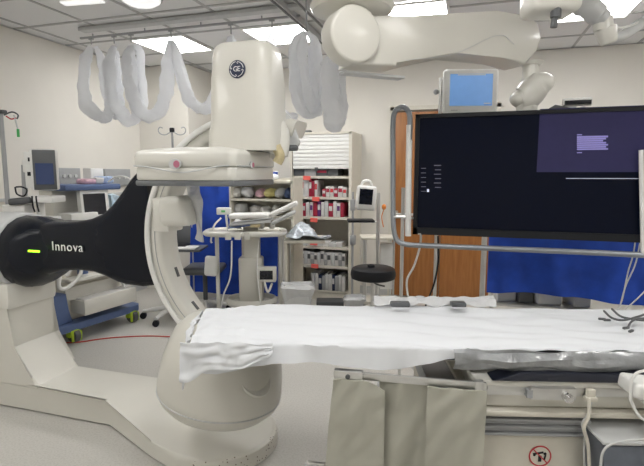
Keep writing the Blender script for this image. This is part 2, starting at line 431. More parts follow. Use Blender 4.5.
# ================================================================ CEILING CRANE WITH THE BIG SCREEN
t = thing('ceiling_crane', 'long cream ceiling arm with round joint that carries the big screen', 'ceiling arm', at_v(345, 5, 2.5))
A = at_v(345, 40, 2.5); B = at_y(515, 40, 3.16)
d = (B-A); d.z = 0; L = d.length; rz = math.atan2(d.y, d.x)
F = frame((A.x, A.y, 0), rz)
za, zb = A.z, 2.315
out = [(0, za-.135), (.25, za-.125), (L*.55, zb-.105), (L*.86, zb-.12), (L, zb-.145), (L+.09, zb-.06), (L+.12, zb+.02), (L+.09, zb+.1), (L, zb+.135), (L*.8, zb+.125), (.3, za+.105), (0, za+.11)]
mb = MB(F); mb.prism(out, -.09, .09, 'xz', bev=.02, seg=3); mb.build('arm', M_cream, t)
mb = MB(F); mb.cyl((0, -.125, za), (0, .0, za), .135, n=40, bev=.015); mb.build('joint_cap', M_cream, t)
mb = MB(F); mb.tube([(.3, -.094, za-.09), (.6, -.094, za-.03), (.9, -.094, zb-.005), (L-.1, -.094, zb-.04)], .0016, n=6); mb.build('seam', M_lgrey, t)
mb = MB(); mb.lathe([(.12, za+.10), (.14, za+.13), (.20, za+.15), (.215, za+.175), (.19, za+.2), (.12, za+.21), (.12, CEIL-.1), (.30, CEIL-.09), (.30, CEIL-.06)], (A.x+.02, A.y+.06, 0), n=36); mb.build('turret', M_cream, t)
mb = MB(F); mb.box((.16, -.0, za-.16), (.35, .07, .012)); mb.build('cover_plate', M_lgrey, t)
# wrist and knuckle down to the screen
kx, ky = B.x+.01, B.y+.0
def kp(px, py): return at_y(px, py, 3.18)
mb = MB(); p0 = kp(531, 62); p1 = kp(530, 84)
mb.cyl(p0, p1, .045, n=24); mb.cyl(p0, p0+Vector((0, 0, -.02)), .07, .055, n=24); mb.cyl(p1+Vector((0, 0, .03)), p1, .052, n=24); mb.build('wrist', M_cream2, t)
mb = MB(); a = kp(536, 86); b = kp(526, 98)
mb.tube([kp(541, 82), a, b, kp(521, 100)], lambda u: .085*(1-.25*abs(u-.5)), n=20, smooth=True); mb.sph(kp(541, 83), .075, (1, 1, .8)); mb.sph(kp(521, 99), .066, (1, 1, .8)); mb.build('knuckle', M_cream2, t)
mb = MB(); p0 = kp(527, 103); q = Vector((p0.x, 3.03, 0)); 
mb.cyl(p0, (p0.x, p0.y, 1.85), .06, n=24); mb.box((p0.x+.0, 3.20, 1.84), (.16, .10, .16), bev=.02); mb.build('bracket', M_cream, t)

SX0, SX1, SZ0, SZ1, SY = -.355, .99, 1.165, 1.91, 3.07
sm = .5*(SX0+SX1)
t = thing('wall_screen', 'large black flat screen hung over the table', 'screen', (sm, SY, SZ0))
mb = MB(); mb.box((sm, SY+.055, (SZ0+SZ1)/2), (SX1-SX0, .09, SZ1-SZ0), bev=.006)
mb.build('housing', M_black, t)
mb = MB(); b = .022
mb.box((sm, SY, SZ1-b/2), (SX1-SX0, .02, b)); mb.box((sm, SY, SZ0+b), (SX1-SX0, .02, b*2)); mb.box((SX0+b*.6, SY, (SZ0+SZ1)/2), (b*1.2, .02, SZ1-SZ0)); mb.box((SX1-b*.6, SY, (SZ0+SZ1)/2), (b*1.2, .02, SZ1-SZ0))
mb.build('bezel', M_black, t)
mb = MB(); mb.box((sm, SY+.006, (SZ0+SZ1)/2+.01), (SX1-SX0-.05, .006, SZ1-SZ0-.06)); disp = mb.build('display', M_tv, t)
def ons(px, py): return at_y(px, py, SY+.001)
def srect(mb, x0, y0, x1, y1, y=SY+.0015):
    a = at_y(x0, y0, y); c = at_y(x1, y1, y); xm = (a.x+c.x)/2
    mb.box((xm, y, (a.z+c.z)/2), (abs(c.x-a.x), .0012, abs(a.z-c.z)))
mb = MB(); srect(mb, 540, 109, 700, 172); mb.build('lit_window', M_tvl, disp)
mb = MB()
for k in range(7):
    y = 136.2+k*2.05; mb = MB(); srect(mb, 577, y, 608 - (5 if k in (2,) else 0) - (k % 2)*2, y+1.15, SY-.0002); mb.build('text_line', M_tvt, disp)
for y in (134.3, 152.2): mb = MB(); srect(mb, 577, y, 582, y+.9, SY-.0002); mb.build('text_line', M_tvt, disp)
for k in range(6):
    for a4 in ((434+k % 2, 165+k*4.4, 441, 165.8+k*4.4), (421, 168+k*4.6, 426, 168.6+k*4.6)): mb = MB(); srect(mb, *a4); mb.build('text_line', M_tvt2, disp)
mb = MB(); srect(mb, 566, 178.2, 655, 178.9); mb.build('white_line', M_tvw, disp)
mb = MB(); srect(mb, 427, 189, 429, 192); mb.build('cursor', M_tvw, disp)
mb = MB(); srect(mb, 418, 233.3, 421, 234.6, SY-.011); mb.build('maker_mark', M_lgrey, t)
# bumper tube frame of the screen
mb = MB(); yt = SY-.03
def ft(px, py, dy=0): return at_y(px, py, yt+dy)
pts = [ft(409, 155), ft(410, 122), ft(408, 111, .02), ft(402, 107, .04), ft(395, 112, .05), ft(393, 124, .05), ft(393, 160, .04), ft(393, 200, .02), ft(393.5, 226, 0), ft(397, 240, -.01), ft(407, 244.5, -.01), ft(430, 245.7), ft(500, 248.7), ft(580, 252), ft(652, 255.5)]
mb.tube(pts, .0165, n=12, sub=5); fr = thing('bumper_frame', 'grey bent tube guard around the lower left of the big screen', 'tube frame', pts[0])
mb.build('tube', M_tube, fr)
mb = MB(); mb.tube([ft(409.5, 125), ft(408.5, 180), ft(408, 236)], .019, n=12); mb.build('white_wrap', M_white, fr)
mb = MB(); mb.tube([ft(394, 217, .0), ft(401, 217), ft(409, 217)], .008, n=8); mb.tube([ft(402, 218), ft(410, 218), ft(414, 218, .04)], .008, n=8); mb.build('crossbar', M_steel, fr)
mb = MB(); q = at_y(641, 150, yt); mb.cyl(q, at_y(643, 253, yt), .012); mb.build('upright', M_white, fr)
# things on top of the screen
c = at_y(579, 101, SY); 
t = thing('webcam_bar', 'small white and black camera bar standing on top of the screen', 'camera', (c.x, SY+.05, SZ1))
mb = MB(); mb.box((c.x, SY+.05, c.z+.002), (.15, .05, .042), bev=.006); mb.build('housing', M_white, t)
mb = MB(); mb.box((c.x, SY+.023, c.z-.004), (.137, .006, .024), bev=.002); mb.build('lens_strip', M_black, t)
mb = MB(); mb.box((c.x-.03, SY+.05, SZ1+.012), (.05, .03, .03)); mb.box((c.x+.03, SY+.05, SZ1+.006), (.02, .03, .022)); mb.build('clip', M_lgrey, t)
mb = MB(); a = at_y(565, 105, SY+.05); mb.prism([(a.x-.10, SZ1), (a.x+.06, SZ1), (a.x-.02, SZ1+.022), (a.x-.055, SZ1+.03), (a.x-.085, SZ1+.012)], SY+.02, SY+.08, 'xz', bev=.003)
tag(mb.build('cable_cover', M_dgrey), 'low black wedge on top of the big screen behind the camera bar', 'cover')
# cables falling behind the screen
mb = MB(); mb.tube([at_y(421, 232, 3.2), at_y(420, 246, 3.2), at_y(414, 266, 3.25), at_y(407, 280, 3.3), at_y(408, 296, 3.3), at_y(412, 303, 3.3), at_y(414, 312, 3.3)], .007); tag(mb.build('white_cable', M_white), 'white cable dangling below the left end of the screen', 'cable')
mb = MB(); mb.tube([at_y(438, 236, 3.2), at_y(438, 262, 3.2), at_y(434, 284, 3.25), at_y(427, 302, 3.3), at_y(423, 314, 3.3)], .006); tag(mb.build('black_cable', M_black), 'black cable dangling before the wooden door', 'cable')
# small monitor on pole behind the screen
pv = 3.75
t = thing('small_monitor', 'small white framed monitor with blue screen on a thin pole', 'monitor', at_v(441, 230, pv), YAW)
F = frame(at_v(470, 92, pv-.05), YAW-.05)
wv = 52*pv/480; hv = 42*pv/480
mb = MB(F); mb.box((0, 0, 0), (wv, .06, hv), bev=.025, seg=3); mb.build('housing', M_white, t)
mb = MB(F); mb.box((.0, -.031, .01), (wv*.77, .004, hv*.70)); s = mb.build('display', M_screen, t)
mb = MB(F); mb.box((0, -.0335, .01+hv*.33), (wv*.5, .002, .008)); mb.box((wv*.3, -.0335, .01-hv*.3), (.05, .002, .008)); mb.build('status_text', M_mark, s)
mb = MB(F); mb.box((-.12, -.031, -hv*.42), (.05, .003, .008)); mb.build('maker_mark', M_lgrey, t)
mb = MB(); a = at_v(441, 78, pv); b = at_v(441, 150, pv); mb.cyl(a, (a.x, a.y, 0.02), .014); mb.cyl((a.x, a.y, 0), (a.x, a.y, .03), .2, n=24); mb.build('pole', M_steel, t)
mb = MB(); a = at_v(436, 92, pv); b = at_v(455, 92, pv); mb.cyl(a, b, .012); mb.sph(a, .02); mb.build('clamp', M_grey, t)
# second booms at the top right
bv = 2.2
t = thing('ceiling_boom', 'cream boom head with a short black knob at the top edge', 'ceiling boom', at_v(550, 5, bv), YAW)
F = frame(at_v(550, 4, bv), YAW)
mb = MB(F); mb.box((0, 0, .03), (46*bv/480, .18, .16), bev=.03, seg=3); mb.cyl((0, 0, .05), (0, 0, CEIL-at_v(550, 4, bv).z), .05); mb.build('housing', M_cream2, t)
mb = MB(F); mb.cyl((.0, -.06, -.03), (.0, -.06, -.075), .022, n=16); mb.cyl((-.003, -.06, -.07), (-.006, -.06, -.115), .014, n=16); mb.build('knob', M_dgrey, t)
bv = 2.6
t = thing('boom_elbow', 'light grey jointed boom arm crossing the bright ceiling panel', 'ceiling boom', at_v(600, 20, bv))
mb = MB(); mb.tube([at_v(570, -12, bv), at_v(580, -2, bv), at_v(594, 12, bv), at_v(603, 20, bv)], [.085, .08, .065, .055], n=16, flat=.8); mb.build('upper_arm', M_lgrey, t)
mb = MB(); mb.cyl(at_v(603, 18, bv), at_v(604, 30, bv), .045, .05); mb.cyl(at_v(605, 30, bv)+Vector((0, 0, .01)), at_v(609, 44, bv), .055, .04, n=20, bev=.01); mb.build('joint', M_cream2, t)
mb = MB(); mb.tube([at_v(608, 38, bv), at_v(622, 36, bv+.05), at_v(640, 24, bv+.1), at_v(668, 6, bv+.2)], .034, n=12, flat=.8); mb.build('lower_arm', M_lgrey, t)
mb = MB(); mb.tube([at_v(612, 28, bv), at_v(626, 27, bv), at_v(644, 20, bv+.1), at_v(660, 14, bv+.1)], .006); mb.build('cable', M_white, t)

# ================================================================ C-ARM GANTRY
GY0 = 2.46; CX, CZ = -1.12, 1.165
g = thing('angiography_gantry', 'large cream C-arm x-ray machine standing on an L-shaped base', 'x-ray machine', (-1.9, 2.4, 0))
# floor base
def base_mb():
    mb = MB(); bm = mb.bm
    plan = [(-3.9, 2.27, .2), (-2.08, 2.27, .19), (-1.62, 2.06, .11), (-1.42, 1.99, .10)]
    for k in range(-80, 81, 16):
        a = math.radians(k); plan.append((-1.33+.31*math.cos(a)*1.0, 2.32+.31*math.sin(a), .09))
    plan += [(-1.45, 2.60, .12), (-1.9, 2.60, .19), (-3.9, 2.60, .2)]
    n = len(plan); cx = sum(p[0] for p in plan)/n
    low = [bm.verts.new((x, y, .012)) for x, y, z in plan]
    top = [bm.verts.new((x, y, z)) for x, y, z in plan]
    for k in range(n): bm.faces.new((low[k], low[(k+1) % n], top[(k+1) % n], top[k]))
    bm.faces.new(low[::-1])
    f = bm.faces.new(top)
    bmesh.ops.bevel(bm, geom=list(f.edges), offset=.025, segments=3, profile=.5, affect='EDGES')
    big = [f for f in bm.faces if len(f.verts) > 6 and f.calc_center_median().z > .05]
    bmesh.ops.triangulate(bm, faces=big)
    return mb
base_mb().build('floor_base', M_cream, g, ang=50)
mb = MB(); mb.lathe([(.305, .002), (.317, .006), (.32, .05), (.312, .078), (.30, .085)], (-1.33, 2.32, 0), n=48); mb.build('pivot_plate', M_speck, g)
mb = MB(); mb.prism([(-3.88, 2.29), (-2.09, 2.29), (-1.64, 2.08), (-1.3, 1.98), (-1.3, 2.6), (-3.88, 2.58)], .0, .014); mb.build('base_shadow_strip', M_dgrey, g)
# column
mb = MB(); mb.prism([(-3.95, .15), (-2.60, .15), (-2.68, .235), (-2.83, .42), (-2.83, .80), (-2.86, .86), (-3.02, .86), (-3.10, 1.27), (-3.95, 1.33)], 2.265, 2.62, 'xz', bev=.03, seg=3); mb.build('column', M_cream, g)
mb = MB(); mb.prism([(-3.4, .68), (-2.82, .68), (-2.81, .72), (-2.81, .84), (-3.4, .84)], 2.255, 2.63, 'xz', bev=.012, seg=2); mb.build('column_collar', M_cream2, g)
# rotation drum with black shell running into the arm
DZ = 1.03; DY = 2.46
mb = MB(); mb.cyl((-3.12, DY, DZ), (-2.84, DY, DZ), .258, n=48, bev=.02); mb.build('bearing_ring', M_lgrey, g)
def arm_mb():
    mb = MB(); bm = mb.bm
    # stations along x: top z, bottom z, half depth
    st = [(-2.90, 1.27, .79, .235), (-2.86, 1.272, .788, .24), (-2.80, 1.27, .79, .24), (-2.74, 1.268, .80, .232), (-2.69, 1.26, .825, .21), (-2.64, 1.25, .86, .18), (-2.60, 1.243, .89, .15), (-2.57, 1.24, .905, .135), (-2.46, 1.243, .935, .13), (-2.33, 1.255, .945, .127), (-2.22, 1.275, .94, .125), (-2.13, 1.31, .915, .12), (-2.06, 1.37, .885, .11), (-2.0, 1.44, .87, .10), (-1.94, 1.52, .865, .085), (-1.90, 1.56, .86, .075), (-1.83, 1.60, .87, .06)]
    N = 20; rings = []
    for i, (x, zt, zb, hd) in enumerate(st):
        zc = (zt+zb)/2; hz = (zt-zb)/2; e = 1.0 if i < 3 else (.85 if i < 5 else (.6 if i < 7 else .3))
        R = []
        for k in range(N):
            a = 2*PI*k/N; c, s_ = math.cos(a), math.sin(a)
            R.append(bm.verts.new((x, DY + hd*math.copysign(abs(c)**e, c), zc + hz*math.copysign(abs(s_)**e, s_))))
        rings.append(R)
    for A_, B_ in zip(rings, rings[1:]):
        for k in range(N): bm.faces.new((A_[k], A_[(k+1) % N], B_[(k+1) % N], B_[k]))
    bm.faces.new(rings[0][::-1]); bm.faces.new(rings[-1])
    return mb
arm = arm_mb().build('black_arm', M_gloss, g, ang=60)
T = facing((-2.375, 2.322, 1.098)) @ Matrix.Rotation(0, 4, 'Z')
text('Innova', .082, T, 'lettering', M_white, arm, ext=.0015, space=1.12)
q = at_y(35, 251, 2.24)
mb = MB(); mb.box((q.x, 2.232, q.z), (.085, .012, .012), rot=(0, 0, 0), bev=.003); mb.build('status_light', M_green, arm)
# C ring
def cring(a0, a1, r0, r1, y0, y1, n=60, bev=.018):
    mb = MB(); bm = mb.bm
    b = bev; sec = [(r0+b, y0), (r1-b, y0), (r1, y0+b), (r1, y1-b), (r1-b, y1), (r0+b, y1), (r0, y1-b), (r0, y0+b)]
    rings = []
    for i in range(n+1):
        a = a0+(a1-a0)*i/n
        rings.append([bm.verts.new((CX+r*math.cos(a), y, CZ+r*math.sin(a))) for r, y in sec])
    for A_, B_ in zip(rings, rings[1:]):
        for k in range(8): bm.faces.new((A_[k], A_[(k+1) % 8], B_[(k+1) % 8], B_[k]))
    bm.faces.new(rings[0][::-1]); bm.faces.new(rings[-1])
    return mb
ra = math.radians
cc = cring(ra(70), ra(275), .61, .70, 2.37, 2.55); ring = cc.build('c_ring', M_cream2, g, ang=50)
cring(ra(90), ra(262), .68, .712, 2.352, 2.372, bev=.004).build('ring_rail', M_white, g, ang=50)
cring(ra(150), ra(255), .648, .652, 2.366, 2.376, bev=.0015).build('groove', M_grey, ring, ang=50)
for a in (200, 222):
    x = CX+.606*math.cos(ra(a)); z = CZ+.606*math.sin(ra(a)); mb = MB(); mb.box((x, 2.46, z), (.006, .02, .06), rot=(0, -ra(a-180), 0)); mb.build('access_slot', M_dgrey, ring)
# carriage knob on the ring
p0 = at_v(162, 212, 2.68); p1 = at_v(181, 207, 2.6)
mb = MB(); mb.box((p0+p1)/2+Vector((.02, .05, -.01)), (.19, .17, .17), rot=(0, -.08, 0), bev=.045, seg=4); mb.box(p0+Vector((.01, .04, -.015)), (.10, .15, .19), bev=.012); mb.build('carriage_housing', M_cream2, g)
# detector
FX, FY = -1.035, 1.97   # front right lower corner
dw, dd = .545, .48
dx, dy = FX-dw/2, FY+dd/2
mb = MB(); mb.box((dx, dy, 1.503), (dw-.01, dd-.01, .028), bev=.008); mb.build('detector_rim', mat('slate_plastic', (.17, .18, .19), .45), g)
def rbox(cx, cy, w_, d_, prof, r=.06, seg=6):
    """rounded-plan loft; prof = [(inset, z, shift_y)]"""
    mb = MB(); bm = mb.bm; rings = []
    for ins, z in prof:
        R = []; ww = w_/2-ins; hh = d_/2-ins; rr = max(.012, r-ins*.3)
        for qx, qy, a0 in ((1, 1, 0), (-1, 1, 90), (-1, -1, 180), (1, -1, 270)):
            for k in range(seg+1):
                a = ra(a0+90*k/seg)
                R.append(bm.verts.new((cx+qx*(ww-rr)+rr*math.cos(a), cy+qy*(hh-rr)+rr*math.sin(a), z)))
        rings.append(R)
    n = len(rings[0])
    for A_, B_ in zip(rings, rings[1:]):
        for k in range(n): bm.faces.new((A_[k], A_[(k+1) % n], B_[(k+1) % n], B_[k]))
    bm.faces.new(rings[0][::-1]); bm.faces.new(rings[-1])
    return mb
rbox(dx, dy, dw, dd, [(0.004, 1.517), (0, 1.525), (0, 1.57), (.004, 1.578)], .04).build('detector_body', M_cream2, g, 50)
rbox(dx, dy, dw+.008, dd+.008, [(.004, 1.58), (0, 1.586), (0, 1.635), (.004, 1.648), (.013, 1.657), (.03, 1.664), (.10, 1.672), (.16, 1.68)], .04).build('detector_cover', M_cream2, g, 50)
mb = MB(); pts = [(dx-dw/2+.01, FY-.006, 1.585), (dx-.19, FY-.008, 1.58), (dx-.09, FY-.012, 1.565), (dx, FY-.014, 1.553), (dx+.09, FY-.012, 1.562), (dx+.19, FY-.008, 1.58), (dx+dw/2-.02, FY-.006, 1.584)]
mb.tube(pts, .0035, n=6); mb.tube([(dx+dw/2+.005, FY+.03, 1.584), (dx+dw/2+.005, FY+dd-.04, 1.584)], .003, n=6, smooth=False); mb.build('cover_seam', M_lgrey, g)
# raised oval swell on the front of the cover
mb = MB(); mb.sph((dx-.02, FY+.045, 1.612), .22, (1, .22, .13), n=32); mb.build('front_swell', M_cream2, g)
for (x, y, rz, sz) in ((dx-.02, FY-.020, 0, .034), (FX+.006, FY+.17, PI/2, .024)):
    M = Matrix.Translation((x, y, 1.592 if rz == 0 else 1.59)) @ Matrix.Rotation(rz, 4, 'Z') @ Matrix.Rotation(PI/2, 4, 'X')
    mb = MB(M); mb.lathe([(sz, 0), (sz, .004), (sz*.93, .006)], n=28, sy=.72); bd = mb.build('oval_badge', M_lgrey, g)
    mb = MB(M); mb.lathe([(sz*.55, .006), (sz*.5, .0075)], (sz*.3, 0, 0), n=20, sy=.9, sx=.9); mb.build('red_mark', M_mred, bd)
# detector column
cw, cd = .34, .27; cx0 = at_v(246, 100, 2.28).x
cxx, cyy = -1.10, 2.27
tz_ = 2.185
rbox(cxx, cyy, cw, cd, [(-.012, 1.66), (-.01, 1.74), (0, 1.8), (.004, 2.0), (.014, tz_-.06), (.022, tz_-.022), (.04, tz_-.004), (.07, tz_+.004)], .07).build('detector_column', M_cream, g, 60)
q = at_y(236.5, 69, cyy-cd/2-.004)
Mx = facing((q.x, cyy-cd/2+.004, q.z))
mb = MB(Mx); mb.lathe([(.042, -.004), (.042, .004), (.039, .006)], n=36); bd = mb.build('round_badge', M_navy, g)
mb = MB(Mx)
for k in range(4):
    a = ra(45+90*k); mb.tube([(.0345*math.cos(a+t_), .0345*math.sin(a+t_), .0065) for t_ in [x*.16-.64 for x in range(9)]], .0018, n=6)
    mb.tube([(.0345*math.cos(a+.64), .0345*math.sin(a+.64), .0065), (.029*math.cos(a+.72), .029*math.sin(a+.72), .0065), (.026*math.cos(a+.5), .026*math.sin(a+.5), .0065)], .0014, n=6)
mb.build('badge_ring', M_mark, bd)
text('GE', .034, Mx @ Matrix.Translation((0, 0, .0065)) @ Matrix.Shear('XZ', 4, (0, 0)), 'badge_letters', M_mark, bd, ext=.001, space=.82)
# arm end hugging the right side of the detector column
mb = MB(); p = at_v(276, 150, 2.45)
mb.tube([at_v(276, 122, 2.5), at_v(280, 134, 2.48), at_v(279, 150, 2.45), at_v(276, 160, 2.45)], [.05, .055, .055, .04], n=14, flat=.8); mb.build('ring_end', M_cream2, g)
mb = MB(); mb.tube([at_v(276, 146, 2.40), at_v(280, 156, 2.40), at_v(277, 163, 2.40)], .035, n=12, flat=.7); mb.build('worn_bumper', M_jaw, g)
mb = MB(); mb.prism([(0, 0), (.09, .0), (.10, .02), (.06, .14), (0, .2)], 0, .06, 'xz', bev=.01)
mb.bm.transform(frame(at_v(281, 146, 2.55), YAW)); mb.build('side_bracket', M_lgrey, g)
mb = MB(frame(at_v(291, 148, 2.5), YAW)); mb.box((0, 0, 0), (.075, .05, .03), bev=.012); mb.build('grip', M_dgrey, g)
# x-ray tube housing
tx, tyy = -1.20, 2.30
p = at_v(222, 380, 2.40); tx, tyy = p.x, p.y
prof = [(.0, .13), (.14, .132), (.22, .145), (.27, .175), (.305, .225), (.318, .28), (.32, .32), (.314, .40), (.302, .50), (.282, .60), (.255, .69), (.21, .755), (.13, .79), (0, .80)]
prof = [(r_*.97, .29+(z_-.13)*.77) for r_, z_ in prof]
TL = Matrix.Translation((0, 0, .52)) @ Matrix.Rotation(ra(8), 4, 'Y') @ Matrix.Translation((0, 0, -.50))
mb = MB(); mb.lathe(prof, (tx, tyy, 0), n=48, sx=1.05, sy=.98, L=TL)
tb = mb.build('tube_housing', M_cream, g, 60)
mb = MB(); mb.lathe([(.302, .392), (.3115, .395), (.3115, .399), (.302, .402)], (tx, tyy, 0), n=48, sx=1.05, sy=.98, L=TL); mb.build('housing_seam', M_lgrey, tb)
# scooped grip on the right of the housing
az = ra(-30)
nrm = Vector((math.cos(az)*.93, math.sin(az)*.93, .38)).normalized()
cpt = Vector((tx+.276*math.cos(az)*1.05, tyy+.276*math.sin(az)*.98, .585))
Mq = Matrix.Translation(cpt) @ nrm.to_track_quat('Z', 'Y').to_matrix().to_4x4() @ Matrix.Rotation(.5, 4, 'Z')
mb = MB(Mq); mb.lathe([(.095, -.03), (.097, -.004), (.090, .004), (.082, .001), (.05, -.003), (.0, -.004)], n=40, sx=.85, sy=1.15); mb.build('grip_scoop', M_cream2, tb)
# clear cover hanging on the ring
mb = MB()
def fn(u, v):
    px = 184+14*v+6*math.sin(u*2.2)+(1-v)*u*8; py = 186+u*55
    p = at_v(px, py, 2.66-.05*v); return p + noise.noise_vector(p*14)*.02
mb.grid(fn, 16, 8, thick=.002)
tag(mb.build('plastic_cover', M_bag), 'clear plastic cover hanging inside the C-arm before the blue cloth', 'plastic cover')

# ================================================================ PATIENT TABLE
TR = ra(15); TT = Vector((math.cos(TR), math.sin(TR), 0)); TN = Vector((-math.sin(TR), math.cos(TR), 0))
TF = frame((0, 0, 0), TR)     # x = along the table, y = across (1.7 near side .. 2.5 far side)
tb = thing('patient_table', 'long x-ray patient table under the white sheet', 'table', TF @ Vector((.9, 2.1, 0)), TR)
mb = MB(TF); mb.box((.72, 2.08, .845), (2.5, .53, .05), bev=.015); mb.build('tabletop', M_dgrey, tb)
mb = MB(TF)
def fn(u, v):
    x = .42+u*1.6; a = v*1.0
    y = 1.745-.02*math.sin(v*PI); z = .895-.075*v
    p = Vector((x, y, z)); n = noise.noise(Vector((x*9, v*4, 0)))
    return Vector((x, y+.016*n, z+.012*noise.noise(Vector((x*7, 3, v*3)))+ (.02 if v > .9 else 0)*noise.noise(Vector((x*5, 9, 0)))))
mb.grid(fn, 60, 8, thick=.003); mb.build('plastic_wrap', M_plastic, tb)
mb = MB(TF); mb.prism([(.56, .788), (.66, .822), (1.30, .822), (1.30, .788)], 1.715, 1.80, 'xz', bev=.006); mb.build('mattress', M_dnavy, tb)
mb = MB(TF); mb.box((1.25, 2.06, .772), (1.5, .66, .026), bev=.006); mb.build('cream_slab', M_cream2, tb)
mb = MB(TF); mb.box((1.29, 2.06, .715), (1.52, .62, .085), bev=.01); mb.build('side_skirt', M_cream, tb)
mb = MB(TF); mb.box((1.02, 1.752, .742), (1.05, .035, .034), bev=.003); mb.build('side_rail', M_steel, tb)
mb = MB(TF); mb.box((1.25, 2.06, .658), (1.5, .68, .022), bev=.006); mb.build('base_ledge', M_beige, tb)
mb = MB(TF)
for k in range(6): mb.box((.66, 2.1, .636-k*.014), (.56-.0*k, .70+(.02 if k % 2 else 0), .011), bev=.004)
mb.build('bellows', M_grey, tb)
mb = MB(TF); mb.box((.66, 2.1, .29), (.56, .68, .545), bev=.012); pan = mb.build('base_panel', M_beige, tb)
mb = MB(TF); mb.box((.66, 2.1, .02), (.75, .8, .04), bev=.01); mb.build('base_foot', M_cream, tb)
# warning sign, no pushing here
def on_table(px, py, n_):
    r, f = ray(px, py); rt = TF.inverted().to_3x3() @ r
    return Vector((0, 0, EYE)) + rt*(n_/rt.y)
q = on_table(540, 456, 1.757)
Ms = TF @ Matrix.Translation((q.x, 1.758, q.z)) @ Matrix.Rotation(PI/2, 4, 'X')
mb = MB(Ms); mb.lathe([(.041, 0), (.041, .0015)], n=36); sg = mb.build('warning_sign', M_beige, pan)
mb = MB(Ms)
mb.tube([(.040*math.cos(a_*PI/18), .040*math.sin(a_*PI/18), .002) for a_ in range(36)], .0028, n=6, closed=True, sub=1)
mb.tube([(-.028, .028, .003), (.028, -.028, .003)], .0024, n=6, smooth=False); mb.build('prohibition_ring', M_red, sg)
mb = MB(Ms); mb.box((-.001, -.010, .0025), (.012, .024, .002)); mb.box((-.008, .012, .0025), (.04, .007, .002), rot=(0, 0, .2)); mb.sph((.018, .010, .0025), .006, (1, 1, .3)); mb.box((.018, -.004, .0025), (.006, .02, .002), rot=(0, 0, -.2)); mb.sph((-.022, .004, .0025), .005, (1, 1, .3)); mb.build('pictogram', M_black, sg)

# white sheet over the table
x0, x1 = -.59, 1.95; y0, y1 = 1.775, 2.34; zt = .893
def sheet(u, v):
    x = x0 + (x1-x0)*u
    hang = .075+.02*noise.noise(Vector((x*3, 0, 0)))+ .035*max(0, 1-abs(x+.48)/.2)
    if x > .22: hang *= max(.0, 1-(x-.22)/.5)
    hang = max(hang, .006)
    W = y1-y0; tot = hang+W+.10
    s_ = v*tot-hang
    if s_ < 0: y, z = y0-.004+.022*noise.noise(Vector((x*11, s_*6, 1)))+s_*.12, zt+s_
    elif s_ < W: y, z = y0+s_, zt
    else: y, z = y1+.01, zt-(s_-W)
    x -= .10*max(0, s_/W)*max(0, 1-u*1.6)**5; z -= .03*max(0, s_/W)*max(0, 1-u*1.6)**8
    e = min(1, max(0, (s_+.03)/.06))
    z += e*(.014*noise.noise(Vector((x*1.9, y*10+x*2, 0)))+.008*noise.noise(Vector((x*6, y*17, 4)))+.018*noise.noise(Vector((x*1.3, y*3, 9))))
    # sag into the left end
    if x < -.42: z += .012*noise.noise(Vector((x*20, y*14, 2)))
    return Vector((x, y, z))
mb = MB(TF); mb.grid(sheet, 190, 90)
bmesh.ops.recalc_face_normals(mb.bm, faces=mb.bm.faces)
bmesh.ops.solidify(mb.bm, geom=list(mb.bm.faces), thickness=.003)
sh = thing('white_sheet', 'wrinkled white cloth sheet spread along the whole patient table', 'sheet', TF @ Vector((.6, 2.1, .85)), TR)
mb.build('top_cloth', M_sheet, sh, 80)
# end flap at the left: hangs down and folds
mb = MB(TF)
def flap(u, v):
    y = y0-.01+(y1-y0+.0)*u; L_ = .05+.035*math.sin(u*6+1)+.11*max(0, 1-u*4)
    z = zt+.002-.03*u-L_*v; x = x0-.012-.10*u-.028*math.sin(v*1.5)+.02*noise.noise(Vector((y*16, v*2, 3)))
    return Vector((x, y, z))
mb.grid(flap, 60, 14, thick=.003); mb.build('end_flap', M_sheet, sh, 80)
mb = MB(TF)
def fold(u, v):
    x = x0-.03+u*.36; y = y0-.02-.02*v+.016*noise.noise(Vector((x*18, v*5, 6)))
    low = .10*(1-u)**.6+.022*math.sin(u*11+.6)*(1-u)+.035
    z = zt+.012-low*v*1.0+.006*noise.noise(Vector((x*14, v*3, 8)))
    return Vector((x, y, z))
mb.grid(fold, 44, 16, thick=.003); mb.build('corner_fold', M_sheet, sh, 80)
# steel swing bar with the lead skirt
R0 = at_z(337, 370, .80); R1 = at_z(482, 382, .80)
dv_ = (R1-R0); Ls = dv_.length; rs = math.atan2(dv_.y, dv_.x)
SF = frame((R0.x, R0.y, 0), rs)
sb = thing('swing_bar', 'brushed steel bar clamped along the table side above the grey skirt', 'steel bar', (R0.x, R0.y, .78), rs)
mb = MB(SF); mb.box((Ls*.60, 0, .785), (Ls*.86, .014, .028), bev=.002); mb.build('flat_bar', M_steel, sb)
mb = MB(SF); mb.box((.045, -.004, .785), (.11, .028, .04), bev=.003); mb.build('end_block', M_steel, sb)
mb = MB(SF); mb.cyl((.045, -.026, .786), (.045, -.006, .786), .009, n=16); mb.build('bolt', M_dgrey, sb)
mb = MB(SF); mb.box((Ls-.01, -.002, .785), (.03, .03, .04), bev=.003); mb.build('hinge_block', M_steel, sb)
q0 = on_table(487, 386, 1.735); q1 = on_table(532, 391, 1.735)
a = TF @ q0; b_ = TF @ q1
ang = math.atan2((b_-a).y, (b_-a).x)
mb = MB(frame((a+b_)/2, ang)); mb.box((0, 0, 0), ((b_-a).length, .012, .022), rot=(0, .05, 0), bev=.002); mb.build('link_bar', M_steel, sb)
c0 = on_table(552, 393, 1.72)
mb = MB(TF); mb.box((c0.x+.0, 1.722, c0.z), (.165, .03, .045), bev=.003); cb = mb.build('clamp_block', M_steel, sb)
mb = MB(TF); mb.box((c0.x-.085, 1.722, c0.z), (.02, .032, .03)); mb.build('jaw', M_grey, cb)
